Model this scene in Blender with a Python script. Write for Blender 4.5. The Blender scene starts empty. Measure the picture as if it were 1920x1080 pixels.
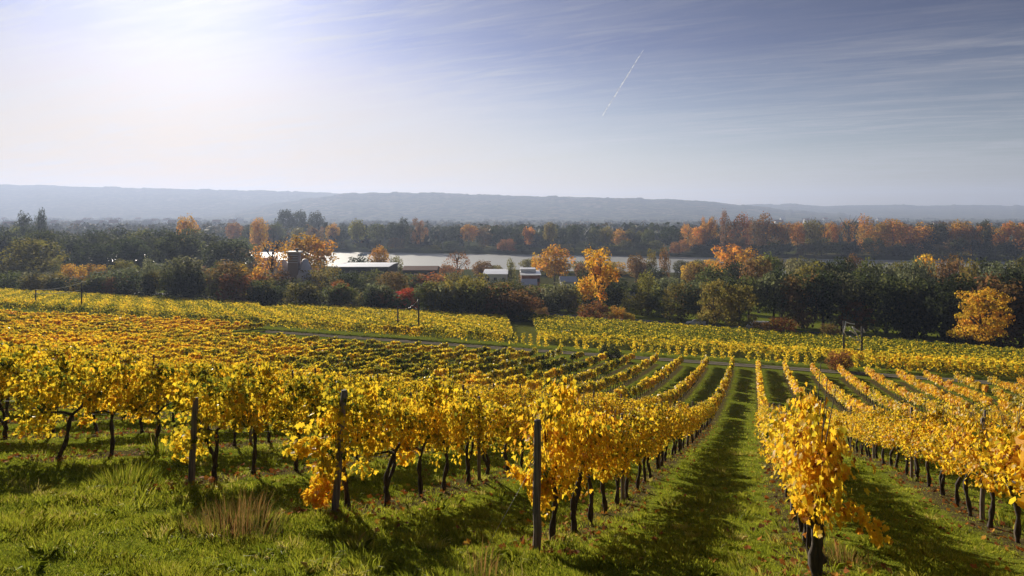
import bpy, math, random
import numpy as np
from mathutils import Vector

rnd = random.Random(7)
rng = np.random.default_rng(11)
scene = bpy.context.scene
COL = scene.collection

# ------------------------------------------------------------------ camera, sky, sun, exposure
F = 1274.0            # focal length in pixels of a 1920 px wide frame
HZ = 400.0            # eye-level row in the photograph
CZ = 45.0             # camera height above datum
cd = bpy.data.cameras.new("camera")
cam = bpy.data.objects.new("camera", cd); COL.objects.link(cam)
cam.location = (0, 0, CZ); cam.rotation_euler = (math.radians(90), 0, 0)
cd.sensor_width = 36.0; cd.lens = 36.0 * F / 1920.0
cd.shift_y = -(540.0 - HZ) / 1920.0
cd.clip_start = 0.1; cd.clip_end = 60000.0
scene.camera = cam

SUN_AZ = math.radians(-26.0)      # left of the viewing direction
SUN_EL = math.radians(16.2)
sd = bpy.data.lights.new("sun", 'SUN'); sd.energy = 5.0; sd.angle = math.radians(0.53); sd.color = (1.0, 0.90, 0.74)
sun = bpy.data.objects.new("sun", sd); COL.objects.link(sun)
sdir = Vector((math.sin(SUN_AZ) * math.cos(SUN_EL), math.cos(SUN_AZ) * math.cos(SUN_EL), math.sin(SUN_EL)))
sun.rotation_euler = sdir.to_track_quat('Z', 'Y').to_euler()
sun.location = (-60, 120, 160)

world = bpy.data.worlds.new("World"); scene.world = world; world.use_nodes = True
wt = world.node_tree; wn, wl = wt.nodes, wt.links
wn.clear()


def N(tree, typ, **kw):
    n = tree.nodes.new(typ)
    for k, v in kw.items():
        if k == 'inp':
            for kk, vv in v.items():
                n.inputs[kk].default_value = vv
        else:
            setattr(n, k, v)
    return n


def Mth(tree, op, a, b=None, c=None, clamp=False):
    n = tree.nodes.new('ShaderNodeMath'); n.operation = op; n.use_clamp = clamp
    for i, x in enumerate((a, b, c)):
        if x is None: continue
        if isinstance(x, (int, float)): n.inputs[i].default_value = x
        else: tree.links.new(x, n.inputs[i])
    return n.outputs[0]


def ramp(tree, fac, stops, interp='LINEAR'):
    n = tree.nodes.new('ShaderNodeValToRGB'); cr = n.color_ramp; cr.interpolation = interp
    while len(cr.elements) < len(stops): cr.elements.new(0.5)
    for e, (p, c) in zip(cr.elements, stops):
        e.position = p; e.color = c if len(c) == 4 else (*c, 1)
    if fac is not None: tree.links.new(fac, n.inputs['Fac'])
    return n


def mixc(tree, fac, a, b, mode='MIX'):
    n = tree.nodes.new('ShaderNodeMix'); n.data_type = 'RGBA'; n.blend_type = mode
    for s, x in ((n.inputs[0], fac), (n.inputs[6], a), (n.inputs[7], b)):
        if isinstance(x, (int, float)): s.default_value = x
        elif isinstance(x, tuple): s.default_value = (*x, 1) if len(x) == 3 else x
        else: tree.links.new(x, s)
    return n.outputs[2]


sky = N(wt, 'ShaderNodeTexSky', sky_type='NISHITA')
sky.sun_disc = False; sky.sun_elevation = SUN_EL; sky.sun_rotation = SUN_AZ
sky.altitude = 150; sky.air_density = 1.0; sky.dust_density = 0.9; sky.ozone_density = 3.0
tc = N(wt, 'ShaderNodeTexCoord')
sep = N(wt, 'ShaderNodeSeparateXYZ'); wl.new(tc.outputs['Generated'], sep.inputs[0])
zc = Mth(wt, 'MAXIMUM', sep.outputs[2], 0.02)
zc = Mth(wt, 'ADD', zc, 0.06)
cu = Mth(wt, 'DIVIDE', sep.outputs[0], zc); cv = Mth(wt, 'DIVIDE', sep.outputs[1], zc)
cmb = N(wt, 'ShaderNodeCombineXYZ'); wl.new(cu, cmb.inputs[0]); wl.new(cv, cmb.inputs[1])
def streak(azim, along, across, off):
    sa, ca = math.sin(math.radians(azim)), math.cos(math.radians(azim))
    a_ = Mth(wt, 'MULTIPLY', Mth(wt, 'ADD', Mth(wt, 'MULTIPLY', cu, sa), Mth(wt, 'MULTIPLY', cv, ca)), along)
    b_ = Mth(wt, 'MULTIPLY', Mth(wt, 'SUBTRACT', Mth(wt, 'MULTIPLY', cu, ca), Mth(wt, 'MULTIPLY', cv, sa)), across)
    c_ = N(wt, 'ShaderNodeCombineXYZ'); wl.new(Mth(wt, 'ADD', a_, off), c_.inputs[0]); wl.new(b_, c_.inputs[1]); return c_


mp = streak(-62, .34, 1.5, 2.0)
n1 = N(wt, 'ShaderNodeTexNoise', inp={'Scale': 2.0, 'Detail': 9.0, 'Roughness': 0.62, 'Distortion': 0.9}); wl.new(mp.outputs[0], n1.inputs['Vector'])
mp2 = streak(-48, .16, .55, 5.3)
n2 = N(wt, 'ShaderNodeTexNoise', inp={'Scale': 0.9, 'Detail': 6.0, 'Roughness': 0.55, 'Distortion': 0.5}); wl.new(mp2.outputs[0], n2.inputs['Vector'])
c1 = ramp(wt, n1.outputs['Fac'], [(0.44, (0, 0, 0)), (0.70, (1, 1, 1))]).outputs[0]
c2 = ramp(wt, n2.outputs['Fac'], [(0.35, (0, 0, 0)), (0.75, (1, 1, 1))]).outputs[0]
cl = Mth(wt, 'MULTIPLY', c1, Mth(wt, 'ADD', Mth(wt, 'MULTIPLY', c2, 0.75), 0.15))
mp3 = streak(-66, .95, 5.2, 9.0)
n3 = N(wt, 'ShaderNodeTexNoise', inp={'Scale': 1.6, 'Detail': 10.0, 'Roughness': 0.68, 'Distortion': 1.3}); wl.new(mp3.outputs[0], n3.inputs['Vector'])
c3 = ramp(wt, n3.outputs['Fac'], [(0.47, (0, 0, 0)), (0.66, (1, 1, 1))]).outputs[0]
cl = Mth(wt, 'ADD', cl, Mth(wt, 'MULTIPLY', c3, Mth(wt, 'ADD', Mth(wt, 'MULTIPLY', c2, 0.9), 0.05)))
cl = Mth(wt, 'ADD', cl, Mth(wt, 'MULTIPLY', c2, 0.12), clamp=True)
# contrast and soft shoulder of the aureole, paler and warmer towards the horizon
bw = N(wt, 'ShaderNodeRGBToBW'); wl.new(sky.outputs[0], bw.inputs[0])
g0 = Mth(wt, 'POWER', Mth(wt, 'DIVIDE', bw.outputs[0], 6.0), 0.9)
g1 = Mth(wt, 'DIVIDE', g0, Mth(wt, 'ADD', 1.0, Mth(wt, 'DIVIDE', Mth(wt, 'MULTIPLY', g0, bw.outputs[0]), 18.0)))
gc = N(wt, 'ShaderNodeCombineColor')
for i_ in range(3): wl.new(g1, gc.inputs[i_])
elev = ramp(wt, sep.outputs[2], [(0.0, (1.72, 1.43, 1.32)), (.06, (1.62, 1.40, 1.34)), (.13, (1.08, .98, 1.06)), (.24, (.36, .42, .78)), (.40, (.32, .39, .74))]).outputs[0]
skyt = mixc(wt, 1.0, mixc(wt, 1.0, sky.outputs[0], gc.outputs[0], 'MULTIPLY'), elev, 'MULTIPLY')
bw2 = N(wt, 'ShaderNodeRGBToBW'); wl.new(skyt, bw2.inputs[0])
lum = Mth(wt, 'ADD', Mth(wt, 'MULTIPLY', bw2.outputs[0], 1.15), 3.0)
cw = N(wt, 'ShaderNodeCombineColor')
wl.new(Mth(wt, 'MULTIPLY', lum, 1.0), cw.inputs[0]); wl.new(Mth(wt, 'MULTIPLY', lum, 0.99), cw.inputs[1]); wl.new(Mth(wt, 'MULTIPLY', lum, 1.06), cw.inputs[2])
skyt = mixc(wt, Mth(wt, 'MULTIPLY', cl, 0.74), skyt, cw.outputs[0])
bw3 = N(wt, 'ShaderNodeRGBToBW'); wl.new(skyt, bw3.inputs[0])
k3 = Mth(wt, 'POWER', Mth(wt, 'ADD', 1.0, Mth(wt, 'POWER', Mth(wt, 'DIVIDE', bw3.outputs[0], 7.1), 3.0)), -0.3333)
k3c = N(wt, 'ShaderNodeCombineColor')
for i_ in range(3): wl.new(k3, k3c.inputs[i_])
skyt = mixc(wt, 1.0, skyt, k3c.outputs[0], 'MULTIPLY')
dsun = N(wt, 'ShaderNodeVectorMath', operation='DOT_PRODUCT'); wl.new(tc.outputs['Generated'], dsun.inputs[0]); dsun.inputs[1].default_value = tuple(sdir)
dd_ = Mth(wt, 'MAXIMUM', dsun.outputs['Value'], 0.0)
glow = Mth(wt, 'ADD', Mth(wt, 'MULTIPLY', Mth(wt, 'POWER', dd_, 70.0), 3.6), Mth(wt, 'MULTIPLY', Mth(wt, 'POWER', dd_, 4.5), 2.2))
gw = N(wt, 'ShaderNodeCombineColor')
for i_, w_ in enumerate((1.0, .99, .97)): wl.new(Mth(wt, 'MULTIPLY', glow, w_), gw.inputs[i_])
skyt = mixc(wt, 1.0, skyt, gw.outputs[0], 'ADD')
bg = N(wt, 'ShaderNodeBackground', inp={'Strength': 0.0505}); wl.new(skyt, bg.inputs['Color'])
wo = N(wt, 'ShaderNodeOutputWorld'); wl.new(bg.outputs[0], wo.inputs['Surface'])

vs = scene.view_settings
scene.display_settings.display_device = 'sRGB'
vs.view_transform = 'Standard'; vs.look = 'None'; vs.exposure = 0.74; vs.gamma = 1.0; vs.use_curve_mapping = False
scene.render.engine = 'CYCLES'
cy = scene.cycles
cy.use_denoising = True
try: cy.denoiser = 'OPENIMAGEDENOISE'
except Exception: pass
cy.max_bounces = 9; cy.diffuse_bounces = 5; cy.glossy_bounces = 2; cy.transmission_bounces = 6; cy.transparent_max_bounces = 6
cy.volume_bounces = 0
cy.caustics_reflective = False; cy.caustics_refractive = False
cy.sample_clamp_indirect = 4.0
HAZE_DENSITY = 1.6e-4

# ------------------------------------------------------------------ frame of reference of the vineyard
AN = math.radians(19.5)
U = np.array([math.sin(AN), math.cos(AN)])       # along the rows, downhill
V = np.array([math.cos(AN), -math.sin(AN)])      # across the rows
ROW0, ROWS = 0.65, 3.05
ROWYAW = math.pi / 2 - AN

_kt = np.array([-400, -60, -30, 0, 4, 8, 10, 15, 20.75, 33.8, 50, 70, 91, 94, 97, 130, 165, 200, 260, 330, 420, 20000.])
_kd = np.array([-60, -11, -5, 2.05, 3.1, 4.15, 4.75, 6.05, 7.4, 10.7, 14.0, 17.1, 19.55, 19.8, 20.05, 23.3, 26.5, 29, 33, 36, 37, 37.])


def _pchip(x, xs, ys):
    h = np.diff(xs); d = np.diff(ys) / h
    m = np.zeros_like(ys); m[0] = d[0]; m[-1] = d[-1]
    for i in range(1, len(xs) - 1):
        if d[i - 1] * d[i] > 0:
            w1 = 2 * h[i] + h[i - 1]; w2 = h[i] + 2 * h[i - 1]
            m[i] = (w1 + w2) / (w1 / d[i - 1] + w2 / d[i])
    i = np.clip(np.searchsorted(xs, x) - 1, 0, len(xs) - 2)
    s = np.clip((x - xs[i]) / h[i], 0, 1)
    return ((1 + 2 * s) * (1 - s) ** 2 * ys[i] + s * (1 - s) ** 2 * h[i] * m[i] + s * s * (3 - 2 * s) * ys[i + 1] + s * s * (s - 1) * h[i] * m[i + 1])


def sstep(a, b, x):
    s = np.clip((x - a) / (b - a), 0, 1); return s * s * (3 - 2 * s)


def bump2(x, y):
    return (np.sin(x * 1.9 + 1.3 * np.sin(y * 1.1)) * np.sin(y * 1.6 + 1.1 * np.sin(x * 0.8 + 2)) * 0.03
            + np.sin(x * 4.1 + y * 2.3) * np.sin(y * 4.7 - x * 1.9) * 0.012
            + np.sin(x * 0.37 + 1) * np.sin(y * 0.31) * 0.06)


NEAR_BANK, FAR_BANK = 452.0, 632.0


def ground_z(x, y):
    x = np.asarray(x, float); y = np.asarray(y, float)
    t = x * U[0] + y * U[1]; p = x * V[0] + y * V[1]
    d = _pchip(t, _kt, _kd)
    d = d - 0.80 * (1 - np.exp(-np.maximum(p + 2.4, 0) / 8.0)) * (1 - sstep(20, 70, t)) * sstep(-8, 2, t)
    z = CZ - d
    z = z + bump2(x, y) * (1 - sstep(40, 90, t)) * sstep(1.0, 5.0, np.hypot(x, y))
    s = .236 * x + .972 * y
    dip = sstep(NEAR_BANK - 16, NEAR_BANK + 6, s) * (1 - sstep(FAR_BANK - 6, FAR_BANK + 12, s))
    z = z - dip * 7.0
    return z


def gz(x, y): return float(ground_z(x, y))
def xy(t, p): return t * U[0] + p * V[0], t * U[1] + p * V[1]
def tp(x, y): return x * U[0] + y * U[1], x * V[0] + y * V[1]
def at(px, d): return (px - 960.0) / F * d, d          # photo column + depth -> ground plan
def zrow(py, d): return CZ + (HZ - py) / F * d         # photo row + depth -> height


def at_t(px, t):                                        # photo column + distance along the rows
    q = (px - 960.0) / F
    d = t / (q * U[0] + U[1]); return q * d, d


def lim(v, a, b): return max(a, min(b, v))

# ------------------------------------------------------------------ object helpers
def link(o, parent=None):
    COL.objects.link(o)
    if parent is not None: o.parent = parent
    return o


def mesh_py(name, verts, faces, mats, smooth=False, midx=None):
    me = bpy.data.meshes.new(name); me.from_pydata(verts, [], faces)
    for m in (mats if isinstance(mats, (list, tuple)) else [mats]): me.materials.append(m)
    if midx is not None: me.polygons.foreach_set('material_index', midx)
    if smooth: me.polygons.foreach_set('use_smooth', [True] * len(faces))
    me.update(); return me


def mesh_cards(name, Vv, mat, attr=None, smooth=False):
    """Vv (n,k,3): n separate k-gons; attr (n,) stored per vertex as 'lr'."""
    n, k, _ = Vv.shape
    me = bpy.data.meshes.new(name)
    me.vertices.add(n * k); me.vertices.foreach_set('co', np.ascontiguousarray(Vv, dtype=np.float32).ravel())
    me.loops.add(n * k); me.loops.foreach_set('vertex_index', np.arange(n * k, dtype=np.int32))
    me.polygons.add(n); me.polygons.foreach_set('loop_start', (np.arange(n) * k).astype(np.int32))
    me.polygons.foreach_set('loop_total', np.full(n, k, dtype=np.int32))
    if attr is not None:
        a = me.attributes.new('lr', 'FLOAT', 'POINT'); a.data.foreach_set('value', np.repeat(np.asarray(attr, np.float32), k))
    if mat: me.materials.append(mat)
    me.update(); return me


def tag(o, label=None, cat=None, group=None, kind=None):
    if label: o['label'] = label
    if cat: o['category'] = cat
    if group: o['group'] = group
    if kind: o['kind'] = kind
    return o


def obj(name, me, parent=None, loc=(0, 0, 0), rz=0.0, scale=None):
    o = bpy.data.objects.new(name, me); o.location = loc; o.rotation_euler = (0, 0, rz)
    if scale: o.scale = scale
    return link(o, parent)


def thing(name, label, cat, loc=(0, 0, 0), rz=0.0, group=None):
    o = bpy.data.objects.new(name, None); o.location = loc; o.rotation_euler = (0, 0, rz); o.empty_display_size = 0.2
    link(o); return tag(o, label, cat, group)


class MB:
    """collects boxes, tubes and polygons into one mesh"""
    def __init__(s): s.v = []; s.f = []; s.m = []
    def poly(s, pts, m=0):
        b = len(s.v); s.v += [tuple(p) for p in pts]; s.f.append(tuple(range(b, b + len(pts)))); s.m.append(m)
    def box(s, x0, x1, y0, y1, z0, z1, m=0):
        b = len(s.v)
        s.v += [(x0, y0, z0), (x1, y0, z0), (x1, y1, z0), (x0, y1, z0), (x0, y0, z1), (x1, y0, z1), (x1, y1, z1), (x0, y1, z1)]
        for q in ((0, 3, 2, 1), (4, 5, 6, 7), (0, 1, 5, 4), (1, 2, 6, 5), (2, 3, 7, 6), (3, 0, 4, 7)):
            s.f.append(tuple(b + i for i in q)); s.m.append(m)
    def tube(s, pts, rad, n=7, m=0, jit=0.0):
        pts = [Vector(p) for p in pts]; b = len(s.v)
        rad = rad if isinstance(rad, (list, tuple)) else [rad] * len(pts)
        for i, p in enumerate(pts):
            d = (pts[min(i + 1, len(pts) - 1)] - pts[max(i - 1, 0)]).normalized()
            a = d.cross(Vector((0.31, 0.95, 0.05))).normalized(); c = d.cross(a)
            for k in range(n):
                w = 2 * math.pi * k / n; r = rad[i] * (1 + jit * (rnd.random() - .5) * 2)
                s.v.append(tuple(p + a * math.cos(w) * r + c * math.sin(w) * r))
        for i in range(len(pts) - 1):
            for k in range(n):
                s.f.append((b + i * n + k, b + i * n + (k + 1) % n, b + (i + 1) * n + (k + 1) % n, b + (i + 1) * n + k)); s.m.append(m)
        s.f.append(tuple(b + k for k in range(n))[::-1]); s.m.append(m)
        e = b + (len(pts) - 1) * n
        s.f.append(tuple(e + k for k in range(n))); s.m.append(m)
    def mesh(s, name, mats, smooth=False): return mesh_py(name, s.v, s.f, mats, smooth, s.m)


ONES = ['', 'first', 'second', 'third', 'fourth', 'fifth', 'sixth', 'seventh', 'eighth', 'ninth', 'tenth', 'eleventh', 'twelfth', 'thirteenth', 'fourteenth', 'fifteenth', 'sixteenth', 'seventeenth', 'eighteenth', 'nineteenth']
TENS = {2: ('twentieth', 'twenty'), 3: ('thirtieth', 'thirty'), 4: ('fortieth', 'forty'), 5: ('fiftieth', 'fifty'), 6: ('sixtieth', 'sixty'), 7: ('seventieth', 'seventy'), 8: ('eightieth', 'eighty')}


def ordw(n):
    if n < 20: return ONES[n]
    a, b = TENS[n // 10]
    return a if n % 10 == 0 else b + '-' + ONES[n % 10]

# ------------------------------------------------------------------ materials
def new_mat(name):
    m = bpy.data.materials.new(name); m.use_nodes = True; m.node_tree.nodes.clear(); return m, m.node_tree


def leaf_shader(t, col, transl, rough, spec, tcol=None):
    p = N(t, 'ShaderNodeBsdfPrincipled', inp={'Roughness': rough, 'Specular IOR Level': spec})
    t.links.new(col, p.inputs['Base Color'])
    tr = N(t, 'ShaderNodeBsdfTranslucent'); t.links.new(tcol if tcol is not None else col, tr.inputs['Color'])
    mx = N(t, 'ShaderNodeMixShader', inp={0: transl}); t.links.new(p.outputs[0], mx.inputs[1]); t.links.new(tr.outputs[0], mx.inputs[2])
    o = N(t, 'ShaderNodeOutputMaterial'); t.links.new(mx.outputs[0], o.inputs['Surface'])


VINE_STOPS = [(0.0, (.050, .085, .012)), (.22, (.17, .175, .02)), (.36, (.50, .40, .028)), (.56, (.88, .63, .034)), (.74, (.86, .50, .028)), (.88, (.60, .25, .02)), (1.0, (.14, .05, .02))]


def vine_material(name, use_obj):
    m, t = new_mat(name)
    a = N(t, 'ShaderNodeAttribute', attribute_name='lr')
    f = a.outputs['Fac']
    if use_obj:
        oi = N(t, 'ShaderNodeObjectInfo'); sp = N(t, 'ShaderNodeSeparateColor'); t.links.new(oi.outputs['Color'], sp.inputs[0])
        f = Mth(t, 'ADD', f, Mth(t, 'SUBTRACT', sp.outputs[0], 0.5), clamp=True)
    tcn = N(t, 'ShaderNodeNewGeometry')
    nz = N(t, 'ShaderNodeTexNoise', inp={'Scale': 42.0, 'Detail': 3.0}); t.links.new(tcn.outputs['Position'], nz.inputs['Vector'])
    f = Mth(t, 'ADD', f, Mth(t, 'MULTIPLY', Mth(t, 'SUBTRACT', nz.outputs['Fac'], 0.5), 0.22), clamp=True)
    c = ramp(t, f, VINE_STOPS).outputs[0]
    leaf_shader(t, c, 0.60, 0.42, 0.16)
    return m


M_VINE = vine_material('vine_leaf', True)
M_VINEFAR = vine_material('vine_leaf_far', False)

m, t = new_mat('tree_leaf')
oi = N(t, 'ShaderNodeObjectInfo'); a = N(t, 'ShaderNodeAttribute', attribute_name='lr')
hs = N(t, 'ShaderNodeHueSaturation'); t.links.new(oi.outputs['Color'], hs.inputs['Color'])
t.links.new(Mth(t, 'ADD', Mth(t, 'MULTIPLY', a.outputs['Fac'], 1.0), 0.5), hs.inputs['Value'])
t.links.new(Mth(t, 'ADD', Mth(t, 'MULTIPLY', a.outputs['Fac'], -0.06), 0.53), hs.inputs['Hue'])
leaf_shader(t, hs.outputs[0], 0.60, 0.7, 0.08)
M_TREE = m

m, t = new_mat('far_wood_leaf')
a = N(t, 'ShaderNodeAttribute', attribute_name='lr')
c = ramp(t, a.outputs['Fac'], [(0, (.018, .028, .012)), (.45, (.05, .06, .02)), (.7, (.13, .085, .025)), (1, (.3, .14, .03))]).outputs[0]
leaf_shader(t, c, 0.35, 0.7, 0.1)
M_FARWOOD = m


def grass_material(name, stops, tr, rough=.5, spec=.08):
    m, t = new_mat(name)
    a = N(t, 'ShaderNodeAttribute', attribute_name='lr')
    c = ramp(t, a.outputs['Fac'], stops).outputs[0]
    leaf_shader(t, c, tr, rough, spec); return m


M_GRASS = grass_material('grass_blade', [(0, (.075, .100, .012)), (.35, (.22, .265, .020)), (.65, (.38, .385, .034)), (.88, (.48, .42, .07)), (1, (.55, .42, .17))], 0.58)
M_DRY = grass_material('dry_grass', [(0, (.11, .15, .02)), (.3, (.20, .16, .04)), (.65, (.36, .18, .065)), (1, (.50, .29, .14))], 0.5)
M_FALLEN = grass_material('fallen_leaf', [(0, (.13, .065, .03)), (.4, (.30, .11, .03)), (.75, (.45, .15, .025)), (1, (.50, .30, .04))], 0.25, .8, .05)

m, t = new_mat('bark')
g = N(t, 'ShaderNodeTexCoord'); mpn = N(t, 'ShaderNodeMapping'); mpn.inputs['Scale'].default_value = (30, 30, 6); t.links.new(g.outputs['Object'], mpn.inputs[0])
nz = N(t, 'ShaderNodeTexNoise', inp={'Scale': 1.0, 'Detail': 6.0}); t.links.new(mpn.outputs[0], nz.inputs['Vector'])
p = N(t, 'ShaderNodeBsdfPrincipled', inp={'Roughness': .9}); t.links.new(ramp(t, nz.outputs['Fac'], [(.3, (.018, .013, .010)), (.7, (.085, .060, .042))]).outputs[0], p.inputs['Base Color'])
bp = N(t, 'ShaderNodeBump', inp={'Strength': .8, 'Distance': .01}); t.links.new(nz.outputs['Fac'], bp.inputs['Height']); t.links.new(bp.outputs[0], p.inputs['Normal'])
o = N(t, 'ShaderNodeOutputMaterial'); t.links.new(p.outputs[0], o.inputs[0]); M_BARK = m

m, t = new_mat('weathered_wood')
g = N(t, 'ShaderNodeTexCoord'); mpn = N(t, 'ShaderNodeMapping'); mpn.inputs['Scale'].default_value = (60, 60, 3); t.links.new(g.outputs['Object'], mpn.inputs[0])
nz = N(t, 'ShaderNodeTexNoise', inp={'Scale': 1.0, 'Detail': 5.0}); t.links.new(mpn.outputs[0], nz.inputs['Vector'])
p = N(t, 'ShaderNodeBsdfPrincipled', inp={'Roughness': .85}); t.links.new(ramp(t, nz.outputs['Fac'], [(.3, (.07, .056, .05)), (.7, (.30, .24, .205))]).outputs[0], p.inputs['Base Color'])
bp = N(t, 'ShaderNodeBump', inp={'Strength': .6, 'Distance': .006}); t.links.new(nz.outputs['Fac'], bp.inputs['Height']); t.links.new(bp.outputs[0], p.inputs['Normal'])
o = N(t, 'ShaderNodeOutputMaterial'); t.links.new(p.outputs[0], o.inputs[0]); M_WOOD = m


def plain(name, col, rough=.7, metal=0., var=.25, scale=.6, spec=.4):
    m, t = new_mat(name)
    g = N(t, 'ShaderNodeTexCoord'); nz = N(t, 'ShaderNodeTexNoise', inp={'Scale': scale, 'Detail': 5.0}); t.links.new(g.outputs['Object'], nz.inputs['Vector'])
    c = mixc(t, nz.outputs['Fac'], tuple(x * (1 - var) for x in col), tuple(min(1, x * (1 + var)) for x in col))
    p = N(t, 'ShaderNodeBsdfPrincipled', inp={'Roughness': rough, 'Metallic': metal, 'Specular IOR Level': spec}); t.links.new(c, p.inputs['Base Color'])
    o = N(t, 'ShaderNodeOutputMaterial'); t.links.new(p.outputs[0], o.inputs[0]); return m


M_STEEL = plain('galvanised_steel', (.22, .22, .22), .6, .5, .15, 20)
M_CABLE = plain('cable', (.80, .78, .74), .4, .0, .1, 5)
M_POLE = plain('tarred_pole', (.05, .042, .038), .8, 0, .3, 4)
M_CERAMIC = plain('ceramic', (.55, .56, .52), .25, 0, .1, 4)
M_WHITEROOF = plain('pale_metal_roof', (.80, .80, .80), .38, .35, .08, .3)
M_WALLW = plain('white_render', (.70, .69, .66), .85, 0, .08, .5)
M_TOWER = plain('brown_louvre_wall', (.30, .24, .23), .8, 0, .15, .5)
M_WALLD = plain('dark_cladding', (.10, .085, .08), .8, 0, .2, .5)
M_BRICK = plain('red_brick_wall', (.22, .10, .07), .9, 0, .25, 1.5)
M_REDROOF = plain('clay_tile_roof', (.24, .10, .06), .8, 0, .25, 1.5)
M_SLATE = plain('slate_roof', (.62, .62, .68), .5, 0, .15, 1.0)
M_GLASS = plain('dark_window', (.03, .035, .045), .1, 0, .1, 1)
M_CARW = plain('white_paint', (.75, .76, .78), .25, 0, .04, 1)
M_CARY = plain('yellow_paint', (.62, .38, .03), .3, 0, .05, 1)
M_RUBBER = plain('rubber', (.02, .02, .02), .8, 0, .1, 3)
M_BLUE = plain('blue_hull', (.12, .25, .45), .4, 0, .1, 1)

# ground --------------------------------------------------------------------
m, t = new_mat('ground')
geo = N(t, 'ShaderNodeNewGeometry'); pos = geo.outputs['Position']
dU = N(t, 'ShaderNodeVectorMath', operation='DOT_PRODUCT'); t.links.new(pos, dU.inputs[0]); dU.inputs[1].default_value = (U[0], U[1], 0)
dV = N(t, 'ShaderNodeVectorMath', operation='DOT_PRODUCT'); t.links.new(pos, dV.inputs[0]); dV.inputs[1].default_value = (V[0], V[1], 0)
T_, P_ = dU.outputs['Value'], dV.outputs['Value']
def nois(sc, det=4.0, rough=.55):
    n = N(t, 'ShaderNodeTexNoise', inp={'Scale': sc, 'Detail': det, 'Roughness': rough}); t.links.new(pos, n.inputs['Vector']); return n.outputs['Fac']
nA, nB, nC, nD = nois(.35), nois(3.0, 5), nois(28.0, 4, .7), nois(.045, 4)
gcol = ramp(t, Mth(t, 'ADD', Mth(t, 'MULTIPLY', nB, .5), Mth(t, 'MULTIPLY', nC, .5)), [(.3, (.060, .080, .012)), (.5, (.145, .18, .018)), (.7, (.23, .235, .036))]).outputs[0]
gcol = mixc(t, Mth(t, 'MULTIPLY', ramp(t, nA, [(.45, (0, 0, 0)), (.7, (1, 1, 1))]).outputs[0], .35), gcol, (.13, .12, .03))
soil = ramp(t, nC, [(.3, (.035, .024, .015)), (.7, (.13, .090, .055))]).outputs[0]
fr = Mth(t, 'FRACT', Mth(t, 'DIVIDE', Mth(t, 'ADD', P_, 305.0 - ROW0 + ROWS / 2), ROWS))
dist = Mth(t, 'MULTIPLY', Mth(t, 'ABSOLUTE', Mth(t, 'SUBTRACT', fr, .5)), ROWS)
dist = Mth(t, 'ADD', dist, Mth(t, 'MULTIPLY', Mth(t, 'SUBTRACT', nB, .5), 0.7))
strip = ramp(t, dist, [(.24, (1, 1, 1)), (.50, (0, 0, 0))]).outputs[0]
strip = Mth(t, 'MULTIPLY', strip, Mth(t, 'MULTIPLY', Mth(t, 'GREATER_THAN', T_, 8.0), Mth(t, 'LESS_THAN', T_, 88)))
strip = Mth(t, 'MULTIPLY', strip, .85)
c = mixc(t, strip, gcol, soil)
# fields below the track: earthier turf between the rows
lower = Mth(t, 'MULTIPLY', Mth(t, 'GREATER_THAN', T_, 101.0), Mth(t, 'LESS_THAN', T_, 164.0))
c = mixc(t, Mth(t, 'MULTIPLY', lower, .6), c, mixc(t, nB, (.05, .055, .015), (.10, .08, .03)))
# flood plain and far fields
vor = N(t, 'ShaderNodeTexVoronoi', inp={'Scale': .0045}); t.links.new(pos, vor.inputs['Vector'])
sepv = N(t, 'ShaderNodeSeparateColor'); t.links.new(vor.outputs['Color'], sepv.inputs[0])
ff = ramp(t, sepv.outputs[0], [(0, (.03, .045, .015)), (.35, (.06, .06, .022)), (.6, (.09, .075, .04)), (.8, (.045, .065, .02)), (1, (.12, .10, .06))]).outputs[0]
c = mixc(t, Mth(t, 'MULTIPLY', Mth(t, 'GREATER_THAN', T_, 330.0), .9), c, ff)
p = N(t, 'ShaderNodeBsdfDiffuse'); t.links.new(c, p.inputs['Color'])
bp = N(t, 'ShaderNodeBump', inp={'Strength': .7, 'Distance': .04}); t.links.new(Mth(t, 'ADD', nC, nB), bp.inputs['Height']); t.links.new(bp.outputs[0], p.inputs['Normal'])
o = N(t, 'ShaderNodeOutputMaterial'); t.links.new(p.outputs[0], o.inputs[0]); M_GROUND = m

m, t = new_mat('gravel_track')
geo = N(t, 'ShaderNodeNewGeometry'); pos = geo.outputs['Position']
dU = N(t, 'ShaderNodeVectorMath', operation='DOT_PRODUCT'); t.links.new(pos, dU.inputs[0]); dU.inputs[1].default_value = (U[0], U[1], 0)
nz = nois(1.2, 6); n9 = nois(14, 4)
off = Mth(t, 'ABSOLUTE', Mth(t, 'SUBTRACT', Mth(t, 'ABSOLUTE', Mth(t, 'SUBTRACT', dU.outputs['Value'], 93.0)), .8))
wheel = ramp(t, Mth(t, 'ADD', off, Mth(t, 'MULTIPLY', Mth(t, 'SUBTRACT', nz, .5), .5)), [(.30, (1, 1, 1)), (.62, (0, 0, 0))]).outputs[0]
c = mixc(t, wheel, mixc(t, nz, (.06, .08, .02), (.13, .11, .06)), mixc(t, n9, (.13, .105, .09), (.24, .20, .17)))
p = N(t, 'ShaderNodeBsdfDiffuse'); t.links.new(c, p.inputs['Color'])
o = N(t, 'ShaderNodeOutputMaterial'); t.links.new(p.outputs[0], o.inputs[0]); M_TRACK = m
M_ASPHALT = plain('asphalt', (.05, .05, .058), .95, 0, .2, .5, .05)
M_PAINT = plain('road_paint', (.7, .7, .68), .7, 0, .1, 1)

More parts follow.
